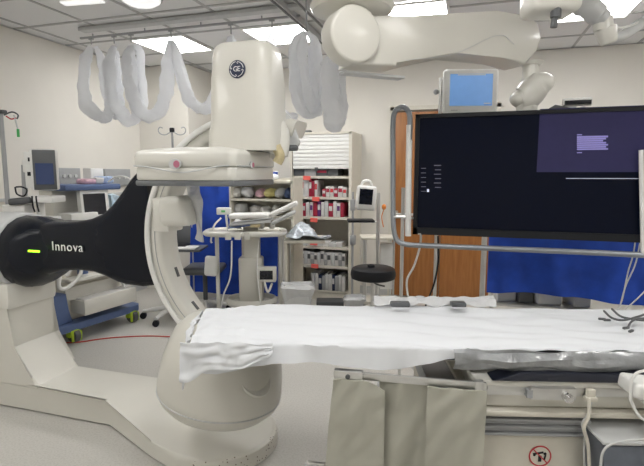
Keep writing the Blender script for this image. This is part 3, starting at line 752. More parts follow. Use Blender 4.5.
mb = MB(TF); mb.cyl((c0.x+.045, 1.707, c0.z-.004), (c0.x+.045, 1.685, c0.z-.004), .018, n=8); mb.cyl((c0.x+.045, 1.69, c0.z-.004), (c0.x+.045, 1.672, c0.z-.004), .011, n=12); mb.build('knob', M_chrome, cb)
lab = ['leftmost grey lead skirt flap, wide and smooth, under the steel bar', 'middle grey lead skirt flap with folds, partly behind its neighbour', 'rightmost grey lead skirt flap beside the table base with the sign']
for i, (s0, s1, yo, am, fr_) in enumerate([(-.01, .185, -.022, .006, 20), (.16, .37, .012, .018, 40), (.34, Ls+.015, -.018, .006, 22)]):
    mb = MB(SF)
    def fn(u, v, s0=s0, s1=s1, yo=yo, am=am, fr_=fr_, i=i):
        x = s0+(s1-s0)*u - (.045*v*(1-u) if i == 0 else (-.02*v*(1-u) if i == 1 else 0)); 
        z = .775 - .53*v - (.03*max(0, (u-.7)/.3)*(1-v) if i == 0 else 0)
        y = yo + am*math.sin(x*fr_+v*1.5+i)*(.3+.7*v) + .022*(.25+.75*v)*noise.noise(Vector((x*9+v*3, v*2.2, i*5))) + .009*noise.noise(Vector((x*22+v*7, v*6, i*5)))
        return Vector((x, y, z))
    mb.grid(fn, 36, 36, thick=.006)
    tag(mb.build('skirt_flap', M_skirt), lab[i], 'lead skirt', 'grey lead skirt flaps under the steel bar')
a = at_v(306, 463, 1.75); b_ = at_v(325, 463, 1.8)
mb = MB(); mb.tube([a, at_v(307, 461, 1.75), b_], .004, smooth=False); mb.tube([a, (a.x, a.y, .0)], .004, smooth=False); tag(mb.build('bent_rod', M_steel), 'thin bent steel rod at the floor left of the skirt', 'rod')

# controller, strap, cables and box at the right end
q = on_table(634, 380, 1.70)
t = thing('control_box', 'white table control box with a loop handle at the right edge', 'control box', TF @ Vector((q.x+.04, 1.70, .76)), TR)
mb = MB(TF); mb.box((q.x+.06, 1.66, .795), (.22, .12, .055), rot=(0, .12, 0), bev=.014, seg=3); mb.box((q.x+.09, 1.66, .745), (.16, .10, .05), rot=(0, .25, 0), bev=.012); mb.build('housing', M_white, t)
mb = MB(TF); mb.tube([(q.x-.055, 1.62, .77), (q.x-.058, 1.62, .84), (q.x-.03, 1.62, .875), (q.x+.06, 1.62, .882), (q.x+.16, 1.62, .88)], .005, n=8); mb.tube([(q.x-.055, 1.62, .77), (q.x-.03, 1.61, .72), (q.x+.0, 1.61, .70)], .005); mb.build('handle', M_white, t)
mb = MB(TF); mb.sph((q.x+.08, 1.66, .84), .03, (1, 1, .9)); mb.cyl((q.x+.08, 1.66, .81), (q.x+.08, 1.66, .84), .02); mb.build('joystick', M_lgrey, t)
q = on_table(590, 395, 1.72)
t = thing('cable_strap', 'cream plastic hook on the table rail holding two cables', 'hook', TF @ Vector((q.x, 1.72, q.z)), TR)
mb = MB(TF); mb.box((q.x, 1.718, q.z+.005), (.03, .022, .04), bev=.004); mb.box((q.x, 1.716, q.z-.012), (.042, .026, .018), bev=.004); mb.build('hook', M_yel if False else M_beige, t)
def tp(px, py, n_): return TF @ on_table(px, py, n_)
mb = MB(); mb.tube([tp(589, 398, 1.70), tp(589, 415, 1.69), tp(584, 428, 1.69), tp(588, 445, 1.69), tp(590, 480, 1.69)], .0065); mb.build('cable', M_beige, t)
mb = MB(); mb.tube([tp(592, 400, 1.71), tp(588, 414, 1.71), tp(582, 424, 1.71), tp(585, 436, 1.71), tp(584, 452, 1.71), tp(586, 480, 1.71)], .004); mb.build('cable', M_lgrey, t)
mb = MB(); random.seed(3)
for k in range(13):
    pts = [Vector((.99+random.uniform(-.04, .04), 1.78+random.uniform(-.04, .04), .25))]
    for j in range(5): pts.append(Vector((.99+random.uniform(-.05, .06), 1.79+random.uniform(-.05, .05), .33+j*.05+random.uniform(0, .04))))
    pts.append(Vector((.98, 1.80, .22)))
    mb.tube([TF @ p for p in pts], .006, n=6, sub=5)
for j in range(3): mb.tube([TF @ Vector((.97+.02*j, 1.78, .5)), TF @ Vector((.97+.02*j, 1.77, .25)), TF @ Vector((.97+.02*j, 1.78, .0))], .006, n=6)
o = mb.build('cable_bundle', M_black); tag(o, 'tangle of black cables between the table base and the grey box', 'cable bundle')
t = thing('junction_box', 'blue grey metal box in the lower right corner under the table', 'box', TF @ Vector((1.25, 1.75, 0)), TR)
c = on_table(622, 428, 1.62); 
mb = MB(TF); mb.prism([(c.x-.06, .60), (c.x+.44, .60), (c.x+.44, .22), (c.x+.06, .22), (c.x-.035, .38)], 1.62, 1.93, 'xz', bev=.01); mb.build('housing', mat('blue_grey_metal', (.16, .18, .22), .3, metal=.5, var=.1), t)
mb = MB(TF); mb.box((c.x+.19, 1.775, .607), (.5, .31, .012), bev=.004); mb.build('lid', M_lgrey, t)
mb = MB(TF); mb.box((c.x+.24, 1.78, .11), (.3, .26, .22), bev=.01); mb.build('pedestal', M_dgrey, t)
mb = MB(); mb.tube([tp(600, 470, 1.58), tp(603, 452, 1.58), tp(612, 444, 1.58), tp(630, 440, 1.58), tp(650, 440, 1.58)], .0045); tag(mb.build('grey_cable', M_lgrey), 'thin grey cable looping over the blue grey box', 'cable')
# leads lying on the sheet
mb = MB(); zz = .915
for pts in ([(612, 309), (620, 316), (632, 319), (650, 321)], [(604, 311), (612, 318), (624, 320), (640, 316), (650, 312)], [(628, 328), (631, 322), (637, 319), (650, 318)]):
    mb.tube([at_z(x, y, zz) for x, y in pts], .005, n=6)
o = mb.build('lead_wire', M_dgrey); tag(o, 'dark grey lead wires lying on the sheet at the right edge', 'wires')
for i, (x, y) in enumerate([(602, 319), (607, 320), (626, 328), (631, 331)]):
    p = at_z(x, y, zz); mb = MB(); mb.box((p.x, p.y, zz), (.03, .012, .01), rot=(0, 0, .3*i), bev=.003); tag(mb.build('lead_clip', M_dgrey), ['small grey lead clip on the sheet, leftmost of four', 'small grey lead clip on the sheet, second from the left', 'small grey lead clip on the sheet, second from the right', 'small grey lead clip on the sheet, rightmost of four'][i], 'clip', 'lead clips on the sheet')

# ================================================================ ROLL-TOP SUPPLY CABINET
cx0, cx1, cy0, cy1, ch = -2.12, -1.36, 5.48, 5.98, 2.03
c = thing('supply_cabinet', 'tall cream supply cabinet with raised roller shutter and open shelves', 'cabinet', ((cx0+cx1)/2, 5.7, 0))
mb = MB()
mb.box((cx0+.01, (cy0+cy1)/2, ch/2), (.025, cy1-cy0, ch)); mb.box((cx1-.012, (cy0+cy1)/2, ch/2), (.035, cy1-cy0, ch)); mb.box(((cx0+cx1)/2, (cy0+cy1)/2, ch-.01), (cx1-cx0, cy1-cy0, .025)); mb.box(((cx0+cx1)/2, cy1-.01, ch/2), (cx1-cx0, .015, ch)); mb.box(((cx0+cx1)/2, cy0+.04, .05), (cx1-cx0, .03, .10))
mb.build('carcass', M_beige, c)
mb = MB(); n_ = 9; z0_, z1_ = 1.60, 2.01
for k in range(n_):
    h_ = (z1_-z0_)/n_; mb.box(((cx0+cx1)/2, cy0+.02, z0_+h_*(k+.5)), (cx1-cx0-.06, .018, h_*.94), bev=.005)
dd_ = mb.build('roller_shutter', M_white, c)
mb = MB(); mb.box(((cx0+cx1)/2-.05, cy0+.01, 1.60), (.04, .02, .04)); mb.build('shutter_handle', M_dgrey, dd_)
shelf_z = []
for py in (176, 197, 217, 247, 266, 291):
    z = at_y(330, py, cy0+.03).z; shelf_z.append(z)
    mb = MB(); mb.box(((cx0+cx1)/2, (cy0+cy1)/2, z-.015), (cx1-cx0-.06, cy1-cy0-.05, .03)); mb.build('shelf', M_beige, c)
for (px, py) in [(307, 178), (316, 199), (314, 220), (314, 243), (315, 266)]:
    p = at_y(px, py, cy0+.02); mb = MB(); mb.box((p.x, cy0+.012, p.z), (.09, .012, .05), rot=(0, .05, 0)); mb.build('shelf_tag', M_tag, c)
mb = MB(); p = at_y(306, 133, 5.6); mb.box((p.x, 5.6, ch+.018), (.13, .08, .03), bev=.005); tag(mb.build('tape_dispenser', M_dgrey), 'small dark box lying on top of the supply cabinet', 'box')
# packages on the shelves, each a thing
cache = {}
def pack(x, y, z, w_, d_, h_, m, band, lab, grp, lean=0, cat='package', nm='supply_package'):
    o = thing(nm, lab, cat, (x, y, z), 0, grp)
    mb = MB(frame((x, y, z))); mb.box((0, 0, h_/2+abs(math.sin(lean))*w_*.5), (w_, d_, h_), rot=(0, lean, 0), bev=.004); mb.build('carton', m, o)
    if band:
        mb = MB(frame((x, y, z))); mb.box((0, -d_/2-.001, h_*.62+abs(math.sin(lean))*w_*.5), (w_*.8, .004, h_*.35), rot=(0, lean, 0)); mb.build('label', band, o)
    return o
rows = [(0, .07, [2.48, 1.42], .07, 'top open shelf'), (1, .0, None, 0, ''), ]
random.seed(11)
def row(zi, px0, px1, specs, shelfname):
    z = shelf_z[zi]+.001; x = at_y(px0, 200, cy0+.12).x; xe = at_y(px1, 200, cy0+.12).x
    i = 0
    while x < xe:
        w_, h_, m, band, desc = specs[i % len(specs)]; w_ *= random.uniform(.85, 1.15); h_ *= random.uniform(.88, 1.05)
        if x+w_ > min(xe+.02, cx1-.04): break
        pack(x+w_/2, cy0+.17, z, w_-.004, .26, h_, m, band, '%s, %s from left on the %s of cabinet' % (desc, ORD[i], shelfname), 'packages on the ' + shelfname)
        x += w_; i += 1
ORD = ['first', 'second', 'third', 'fourth', 'fifth', 'sixth', 'seventh', 'eighth', 'ninth', 'tenth', 'eleventh', 'twelfth', 'thirteenth', 'fourteenth', 'fifteenth', 'sixteenth', 'seventeenth', 'eighteenth', 'nineteenth', 'twentieth', 'twenty-first', 'twenty-second']
row(0, 296, 347, [(.14, .09, M_dgrey, None, 'dark low bin'), (.13, .08, M_grey, None, 'grey low bin'), (.15, .085, M_dgrey, M_wine, 'dark low bin with wine label')], 'top shelf')
row(1, 301, 322, [(.03, .19, M_wine, None, 'thin wine red pack'), (.045, .22, M_pack, M_red, 'tall pale pack with red band'), (.06, .24, M_pack, None, 'tall pale pack'), (.035, .21, M_wine, M_pack, 'wine red pack with pale band')], 'second shelf')
row(1, 324, 347, [(.05, .10, M_wine, M_pack, 'wine red pack'), (.06, .13, M_pack, M_wine, 'pale pack, wine label'), (.05, .12, M_pack, M_red, 'pale pack, red label')], 'second shelf right half')
row(2, 296, 347, [(.05, .19, M_pack, None, 'pale grey pack'), (.045, .20, M_lgrey, None, 'grey pack'), (.05, .17, M_wine, M_pack, 'wine red pack'), (.055, .19, M_pack, None, 'pale pack'), (.04, .18, M_pack, M_violet, 'pale pack with violet label'), (.05, .18, M_wine, None, 'plain wine red pack'), (.04, .18, M_violet, M_pack, 'violet pack')], 'third shelf')
row(3, 296, 347, [(.09, .06, M_pack, None, 'low pale tray'), (.1, .05, M_lgrey, None, 'low grey tray')], 'fourth shelf')
row(4, 292, 347, [(.045, .16, M_lgrey, None, 'grey pouch'), (.05, .18, M_pack, M_dgrey, 'pale pouch with dark foot'), (.04, .17, M_grey, M_pack, 'dark grey pouch'), (.045, .17, M_pack, M_dgrey, 'pale pouch with dark label')], 'fifth shelf')
row(5, 313, 347, [(.045, .20, M_lgrey, M_pack, 'grey file'), (.05, .20, M_pack, None, 'pale file'), (.04, .19, M_navy, M_pack, 'navy file'), (.045, .20, M_grey, None, 'dark grey file')], 'bottom shelf')

# ================================================================ MIDDLE: BACK RACK WITH LINEN
rk_y = 4.75
a = at_y(230, 200, rk_y); b_ = at_y(292, 200, rk_y)
rk = thing('linen_rack', 'beige open rack full of linen bundles behind the mobile cart', 'rack', ((a.x+b_.x)/2, rk_y+.2, 0))
mb = MB()
zr0 = at_y(230, 236, rk_y).z
mb.box((a.x, rk_y+.15, (1.5+zr0)/2), (.02, .3, 1.5-zr0)); mb.box((b_.x, rk_y+.15, .75), (.03, .3, 1.5)); mb.box((a.x+.01, rk_y+.28, .6), (.03, .03, 1.2))
mb.box(((a.x+b_.x)/2, rk_y+.29, (1.5+zr0)/2), (b_.x-a.x, .02, 1.5-zr0))
mb.build('side_panel', M_beige, rk)
rz_ = []
for py in (181, 199, 216, 234):
    z = at_y(260, py, rk_y).z; rz_.append(z); mb = MB(); mb.box(((a.x+b_.x)/2, rk_y+.15, z-.012), (b_.x-a.x, .3, .024)); mb.build('shelf', M_beige, rk)
random.seed(5)
def bundle(px, py, w_, h_, m, lab, zi):
    p = at_y(px, py, rk_y+.12); z = rz_[zi]
    mb = MB(); mb.sph((p.x, rk_y+.15, z+h_/2), .5, (w_, .22, h_), n=14)
    for v in mb.bm.verts: v.co += noise.noise_vector(v.co*16)*.02; v.co.z = max(v.co.z, z+.001)
    tag(mb.build('linen_bundle', m), lab, 'linen bundle', 'linen bundles on the beige rack')
for i, (px, m, w_, h_) in enumerate([(237, M_white, .13, .11), (247, M_sheet, .14, .13), (261, M_pink, .11, .11), (270, M_yel, .12, .12), (280, M_lgrey, .12, .13), (288, M_bluep, .08, .12)]):
    bundle(px, 194, w_, h_, m, ['small white linen bundle at the left of the upper rack shelf', 'large white linen bundle on the upper rack shelf', 'pinkish bundle on the upper rack shelf', 'pale yellow bundle on the upper rack shelf', 'light grey bundle on the upper rack shelf', 'dark blue bundle at the right end of the upper rack shelf'][i], 1)
for i, (px, m, w_, h_) in enumerate([(240, M_lgrey, .16, .14), (256, M_pack, .14, .12), (265, M_white, .12, .10), (276, M_lgrey, .1, .12)]):
    bundle(px, 210, w_, h_, m, ['wide grey bundle at the left of the middle rack shelf', 'pale wrapped bundle on the middle rack shelf', 'white bundle on the middle rack shelf', 'small grey bundle at the right of the middle rack shelf'][i], 2)
for i, (px, m) in enumerate([(238, M_sheet), (254, M_bluep), (270, M_sheet)]):
    bundle(px, 178, .17, .07, m, ['flat white linen on top of the rack, left', 'flat blue linen on top of the rack, middle', 'flat white linen on top of the rack, right'][i], 0)

# foil wrapped packs on the supply cabinet shelf front
p = at_v(303, 234, 4.95)
mb = MB()
def fn(u, v):
    q = at_v(288+42*u, 237-15*math.sin(PI*v)*math.sin(PI*min(u*1.3+.05, 1)), 4.75+.4*v); return q+noise.noise_vector(q*14)*.035
mb.grid(fn, 30, 16, thick=.01); pf = mb.build('silver_package', M_foil); tag(pf, 'crumpled silver plastic package lying beside the mobile cart', 'package')
t = thing('side_counter', 'narrow beige counter holding the silver package', 'counter', (p.x, p.y, 0), YAW)
F = frame((p.x, p.y, 0), YAW)
ztop = p.z-.06
mb = MB(F); mb.box((.02, .05, ztop), (.42, .45, .03), bev=.004); mb.build('top', M_beige, t)
mb = MB(F); mb.box((-.17, .05, ztop/2), (.03, .40, ztop-.03)); mb.build('side_panel', M_beige, t)

# ================================================================ MOBILE CART (oval rail)
mv = 4.85
def cp(px, py, dv=0): return at_v(px, py, mv+dv)
o_ = cp(247, 305); cf = frame((o_.x, o_.y, 0), YAW)
S = mv/480
t = thing('mobile_cart', 'white column cart with oval rail and round-cornered base tray', 'cart', (o_.x, o_.y, 0), YAW)
zr = cp(250, 232).z; zb_ = .10
def oval(cx_, w_, d_, z, n=28, e=.6):
    return [cf @ Vector((cx_+w_/2*math.copysign(abs(math.cos(a_))**e, math.cos(a_)), d_/2*math.copysign(abs(math.sin(a_))**e, math.sin(a_)), z)) for a_ in [2*PI*k/n for k in range(n)]]
mb = MB(); mb.tube(oval(.0, 78*S, .42, zr), .028, n=10, closed=True, sub=1); mb.build('oval_rail', M_cream2, t)
mb = MB(cf); mb.box((.0, .0, zr-.005), (66*S, .36, .03), bev=.01); mb.build('top_plate', M_beige, t)
mb = MB(cf); mb.lathe([(.22, .20), (.25, .21), (.265, .24), (.25, .28), (.235, .28), (.23, .23), (0, .225)], (.05, 0, 0), n=36, sx=1.0, sy=.8); mb.build('base_tray', M_cream2, t)
mb = MB(cf); mb.box((.05, .02, .40), (24*S, .16, .60), bev=.02); mb.box((.06, .02, .85), (16*S, .12, .40), bev=.015); mb.build('column', M_cream, t)
for px in (217.5, 282):
    q = (px-247)*S; mb = MB(cf); mb.box((q, .02, zr/2), (.035, .035, zr-.02)); mb.box((q, .0, .05), (.06, .3, .04)); mb.build('leg', M_cream2, t)
for i, (x_, y_) in enumerate([(-.2, -.14), (.28, -.14), (-.2, .16), (.28, .16)]):
    mb = MB(cf); mb.cyl((x_-.012, y_, .033), (x_+.012, y_, .033), .033, n=16); mb.cyl((x_, y_, .03), (x_, y_, .08), .01); mb.build('caster', M_dgrey, t)
for px in (234, 243, 252):
    mb = MB(cf); mb.box(((px-247)*S, -.235, zr-.01), (.058, .03, .075), bev=.006); mb.build('rail_clip', M_cream2, t)
mb = MB(cf); q = cp(269, 272); lx = (269-247)*S
mb.box((lx, -.1, q.z), (.19, .10, .15), bev=.01); dv2 = mb.build('pump_unit', M_cream2, t)
mb = MB(cf); mb.box((lx, -.152, q.z), (.13, .006, .09)); mb.build('display', M_lcd, dv2)
mb = MB(cf); mb.tube([(lx-.02, -.14, q.z-.08), (lx+.02, -.2, q.z-.16), (lx+.05, -.1, q.z-.1)], .012); mb.build('pump_hook', M_cream2, dv2)
mb = MB(cf); mb.tube([(-.10, -.22, zr-.06), (-.12, -.22, zr-.4), (-.2, -.2, .35), (-.24, -.16, .18)], .008); mb.tube([(.16, -.2, zr-.06), (.14, -.2, .6), (.17, -.18, .2)], .006); mb.build('tubing', M_white, t)
# things on/near the cart
zc_ = zr+.02
def boxthing(nm, lab, cat, px, py, v, size, m, rot=(0, 0, 0), bev=.01, grp=None):
    p_ = at_v(px, py, v); mb = MB(frame(p_, YAW)); mb.box((0, 0, 0), size, rot=rot, bev=bev, seg=3); return tag(mb.build(nm, m), lab, cat, grp)
boxthing('arm_board', 'flat white padded board lying across the mobile cart', 'pad', 250, 215.5, mv-.1, (.40, .2, .05), M_white, (0, -.02, 0), .022)
boxthing('arm_board', 'upper of two slanted white pads at the right of the cart', 'pad', 284, 209, mv-.1, (.30, .14, .05), M_white, (0, -ra(25), 0), .02)
boxthing('arm_board', 'lower of two slanted pads at the right of the cart', 'pad', 284, 217, mv-.12, (.26, .14, .04), M_lgrey, (0, -ra(27), 0), .018)
boxthing('folded_tray', 'grey folded tray under the flat white pad', 'tray', 252, 222, mv-.05, (.42, .24, .03), M_lgrey, (0, -.1, 0), .01)
boxthing('blue_folder', 'thin blue folder on the left of the mobile cart top', 'folder', 240, 226, mv-.1, (.22, .16, .012), M_bluep, (0, -.12, 0), .003)
boxthing('supply_box', 'small orange brown box between pads and cart top', 'box', 253, 225, mv-.12, (.14, .08, .04), M_jaw, (0, 0, 0), .006)
for i, (px, w_) in enumerate([(238, .07), (262, .05), (272, .06)]):
    boxthing('supply_cup', ['white cup shaped pack left on the cart top', 'white pack in the middle of the cart top', 'white pack at the right of the cart top'][i], 'cup', px, 224, mv+.08, (w_, .06, .10), M_white, (0, 0, 0), .02)
t = thing('power_unit', 'small white device with green light above the left end of the cart', 'device', at_v(224, 215, mv+.05), YAW)
F = frame(at_v(224, 211, mv+.05), YAW)
mb = MB(F); mb.box((0, 0, 0), (.14, .08, .07), bev=.008); mb.build('housing', M_white, t)
mb = MB(F); mb.box((.0, -.042, .0), (.04, .004, .02)); mb.build('indicator', mat('green_display', (.1, .35, .12), .4, emit=.4), t)
mb = MB(); mb.tube([at_v(221, 218, mv), at_v(214, 226, mv-.05), at_v(211, 240, mv-.05), at_v(212, 243, mv-.05)], .010); mb.tube([at_v(226, 215, mv), at_v(228, 232, mv)], .012, smooth=False); mb.build('support', M_white, t)
t = boxthing('white_bag', 'white bag hanging at the left side of the mobile cart', 'bag', 211, 266, mv-.05, (.13, .06, .21), M_white, (0, .08, 0), .03)
# blue cloth behind
mb = MB()
def fn(u, v):
    px = 190+88*u; py = 172+v*(120+4*u)
    p_ = at_v(px, py, 5.75); f = Vector((-SA, CA, 0))
    return p_ + f*(.035*math.sin(u*12)+.03*noise.noise(Vector((u*9, v*4, 0))))
mb.grid(fn, 50, 24, thick=.004); bc = thing('blue_drape', 'tall blue cloth cover hanging behind the C-arm and the cart', 'cloth', at_v(236, 300, 5.75), YAW)
mb.build('cloth', M_blue, bc)
mb = MB(); a = at_v(190, 172, 5.77); b_ = at_v(278, 172, 5.77); mb.cyl(a, b_, .012); 
for e_ in (a, b_): mb.cyl(e_, (e_.x, e_.y, .0), .012)
mb.build('stand', M_steel, bc)

# workstation on wheels between C-arm and cart
wv_ = 4.7
o_ = at_z(172, 318, .0); 
cf2 = frame((o_.x, o_.y, 0), YAW+.2)
t = thing('rolling_workstation', 'white rolling workstation base seen through the C-arm', 'rolling stand', (o_.x, o_.y, 0), YAW)
for k in range(5):
    a_ = 2*PI*k/5+.5; e_ = Vector((.30*math.cos(a_), .30*math.sin(a_), .0))
    mb = MB(cf2); mb.tube([(0, 0, .12), (e_.x*.5, e_.y*.5, .105), (e_.x, e_.y, .08)], [.03, .026, .02], n=10); lg = mb.build('leg', M_white, t)
    mb = MB(cf2); mb.cyl((e_.x, e_.y-.02, .034), (e_.x, e_.y+.02, .034), .034, n=16); mb.build('caster', M_black, lg)
mb = MB(cf2); mb.cyl((0, 0, .1), (0, 0, .74), .03); mb.cyl((0, 0, .1), (0, 0, .16), .05); mb.build('post', M_white, t)
q = at_v(190, 244, o_.dot(Vector((-SA, CA, 0))))
mb = MB(frame((o_.x, o_.y, .0), YAW)); mb.box((.12, 0, .76), (.5, .36, .025), bev=.006); mb.build('tray', M_dgrey, t)
mb = MB(frame((o_.x, o_.y, .0), YAW)); mb.box((.18, -.06, .779), (.26, .2, .012), bev=.002); tag(mb.build('paper_stack', M_white), 'white papers on the rolling workstation tray', 'paper')
t = thing('laptop', 'dark laptop standing open on the rolling workstation tray', 'laptop', at_v(186, 240, 4.5), YAW)
F = frame(frame((o_.x, o_.y, 0), YAW) @ Vector((.05, .06, .784)), YAW)
mb = MB(F); mb.box((0, -.0, .0), (.26, .2, .02), bev=.004); mb.build('keyboard', M_black, t)
mb = MB(F); mb.box((0, .12, .10), (.26, .015, .19), rot=(-.2, 0, 0), bev=.004); mb.build('lid', M_dgrey, t)
# dark chair base further right of the workstation
o_ = at_z(206, 310, 0)
t = thing('office_chair', 'dark office chair standing behind the white bag', 'chair', (o_.x, o_.y, 0))
cf3 = frame((o_.x, o_.y, 0), .3)
for k in range(5):
    a_ = 2*PI*k/5; mb = MB(cf3); mb.tube([(0, 0, .11), (.25*math.cos(a_), .25*math.sin(a_), .07)], .02, n=8, smooth=False); lg = mb.build('leg', M_white, t)
    mb = MB(cf3); mb.sph((.26*math.cos(a_), .26*math.sin(a_), .032), .032); mb.build('caster', M_black, lg)
mb = MB(cf3); mb.cyl((0, 0, .1), (0, 0, .45), .025); mb.build('post', M_dgrey, t)
mb = MB(cf3); mb.box((0, 0, .48), (.42, .42, .08), bev=.035, seg=3); mb.build('seat', M_dgrey, t)

# ================================================================ LEFT: ANESTHESIA MACHINE ON THE BLUE BASE
rzA = ra(25)       # front faces the viewer's right
p0 = at_z(74, 342, 0); p1 = at_z(132, 322, 0)
dA = p1-p0; rzA = math.atan2(dA.y, dA.x); wA = dA.length
# machine frame: x along the front edge from the left caster, y into the machine
AF = frame((p0.x, p0.y, 0), rzA)
if True:
    AD = .42
def al(px, py, y=0.0):
    r, f = ray(px, py); inv = AF.inverted(); o3 = inv @ Vector((0, 0, EYE)); rl = inv.to_3x3() @ r
    return o3 + rl*((y-o3.y)/rl.y)
am = thing('anesthesia_machine', 'anesthesia machine with blue wheeled base and open drawer', 'medical machine', AF @ Vector((wA/2, AD/2, 0)), rzA)
xa, xb = al(60, 330).x, al(139, 310).x
mb = MB(AF); mb.prism([(xa-.1, -.0), (xa, -.05), (xb-.05, -.05), (xb, .0), (xb, AD), (xa-.1, AD)], .115, .185, bev=.012); mb.build('base', M_bluep, am)
for i, (x_, y_) in enumerate([(.0, 0), (wA, 0), (.0, AD), (wA, AD)]):
    mb = MB(AF); mb.cyl((x_-.03, y_-.01, .066), (x_+.03, y_-.01, .066), .066, n=24, bev=.012); cs = mb.build('caster', M_dgrey, am)
    mb = MB(AF); mb.prism([(x_-.05, .02), (x_+.05, .015), (x_+.058, .10), (x_+.0, .138), (x_-.058, .13)], y_-.05, y_-.035, 'xz', bev=.004); mb.prism([(x_-.06, .06), (x_+.06, .06), (x_+.05, .128), (x_-.05, .13)], y_-.035, y_+.03, 'xz', bev=.01); mb.build('caster_guard', M_lime, cs)
mb = MB(AF); mb.prism([(xa-.08, .18), (xa+.16, .18), (xa+.10, .30), (xa+.10, .46), (xa-.08, .46)], .02, .30, 'xz', bev=.012); mb.build('side_shield', M_bluep, am)
zt1 = al(90, 270, 0).z
xd0, xd1 = al(70, 300).x, al(128, 290).x
mb = MB(AF); mb.box(((xd0+xd1)/2-.03, .24, (.19+.98)/2-.1), (xd1-xd0-.02, .34, .59), bev=.01); mb.build('cabinet', M_beige, am)
zl = al(100, 302, -.05).z
mb = MB(AF); z0_ = al(100, 312, -.14).z; z1_ = al(100, 297, -.14).z
mb.box(((xd0+xd1)/2+.02, -.12, (z0_+z1_)/2), (xd1-xd0-.06, .018, z1_-z0_), bev=.004)
for s_ in (-1, 1): mb.box(((xd0+xd1)/2+.02+s_*((xd1-xd0)/2-.04), .02, (z0_+z1_)/2), (.012, .28, z1_-z0_-.02))
mb.box(((xd0+xd1)/2+.02, .02, z0_+.01), (xd1-xd0-.08, .28, .01)); dw_ = mb.build('drawer', M_cream, am)
mb = MB(AF); mb.box(((xd0+xd1)/2+.02, .0, z1_-.02), (xd1-xd0-.14, .2, .03), bev=.01); mb.build('drawer_contents', M_pack, dw_)
mb = MB(AF); zz0, zz1 = al(100, 296, 0).z, al(100, 283, 0).z
mb.box(((xd0+xd1)/2-.05, .055, (zz0+zz1)/2+.015), (xd1-xd0-.08, .03, zz1-zz0), bev=.005); mb.build('drawer', M_cream, am)
zz = al(95, 275, 0).z
mb = MB(AF); mb.box(((xd0+xd1)/2-.03, .14, zz), (xd1-xd0+.0, .42, .03), bev=.008); mb.build('work_surface', M_cream2, am)
# upper body and blue top shelf
zs = al(85, 187, .1).z; xs0, xs1 = al(56, 190, .1).x, al(112, 190, .1).x
mb = MB(AF); mb.box(((xs0+xs1)/2, .30, (zz+zs)/2), (xs1-xs0-.06, .20, zs-zz-.05), bev=.01); mb.build('upper_body', M_cream, am)
mb = MB(AF); mb.box(((xs0+xs1)/2, .18, zs), (xs1-xs0, .42, .055), bev=.012); mb.build('top_shelf', M_bluep, am)
# display with white frame on the machine front
c0 = al(95, 203, .0)
mb = MB(AF); mb.box((c0.x, .02, c0.z-.01), (.31, .06, .30), rot=(-.08, 0, 0), bev=.012); sc_ = mb.build('display_unit', M_white, am)
mb = MB(AF); mb.box((c0.x-.01, -.013, c0.z-.01), (.235, .008, .20), rot=(-.08, 0, 0)); mb.build('display', M_lcd, sc_)
# vaporizer bottle, grey gauge and breathing hose
q = al(87, 270, -.02)
mb = MB(AF); mb.cyl((q.x-.03, .0, zz+.015), (q.x-.03, .0, zz+.12), .045, n=20, bev=.008); vb = mb.build('canister', M_white, am)
mb = MB(AF); mb.cyl((q.x-.03, .0, zz+.04), (q.x-.03, .0, zz+.08), .0465, n=20); mb.build('canister_label', M_bluep, vb)
mb = MB(); hp = lambda px, py: AF @ al(px, py, -.14)
mb.tube([hp(64, 262), hp(60, 276), hp(59, 286), hp(63, 289), hp(70, 286), hp(77, 279), hp(81, 272), hp(80, 264), hp(76, 262), hp(66, 276)], .017, n=10); mb.build('breathing_hose', M_white, am)
q = al(123, 280, -.05)
mb = MB(AF); mb.box((q.x, -.05, q.z+.03), (.07, .035, .22), rot=(0, -.35, 0), bev=.006); pd = mb.build('tilted_panel', M_white, am)
mb = MB(AF); mb.box((q.x+.01, -.07, q.z+.03), (.045, .01, .15), rot=(0, -.35, 0)); mb.build('panel_face', M_dgrey, pd)
mb = MB(AF); q = al(75, 212, .1)
mb.box((q.x-.03, .02, q.z-.05), (.28, .2, .1), bev=.01); mb.build('side_module', M_white, am)
# things on the blue shelf
def onsh(nm, lab, cat, px, w_, h_, d_, m, y=.15, bev=.01, wob=0):
    q = al(px, 187, y); mb = MB(AF); mb.box((q.x, y, zs+.03+h_/2), (w_, d_, h_), bev=bev, seg=3)
    if wob:
        for v in mb.bm.verts: v.co += noise.noise_vector(v.co*17)*wob
    return tag(mb.build(nm, m), lab, cat)
onsh('white_carton', 'white square box standing on the blue shelf', 'box', 94, .15, .15, .12, M_white, .25)
onsh('wrapped_pack', 'pinkish wrapped pack in the middle of the blue shelf', 'pack', 88, .16, .05, .14, M_pink, .1, .02, .012)
onsh('wrapped_pack', 'blue wrapped pack at the right end of the blue shelf', 'pack', 104, .14, .07, .14, mat('pale_blue_wrap', (.35, .45, .65), .5, var=.3, scale=40), .1, .02, .012)
onsh('wrapped_pack', 'pale wrapped pack near the middle right of the blue shelf', 'pack', 97, .1, .06, .12, M_pack, .08, .02, .012)
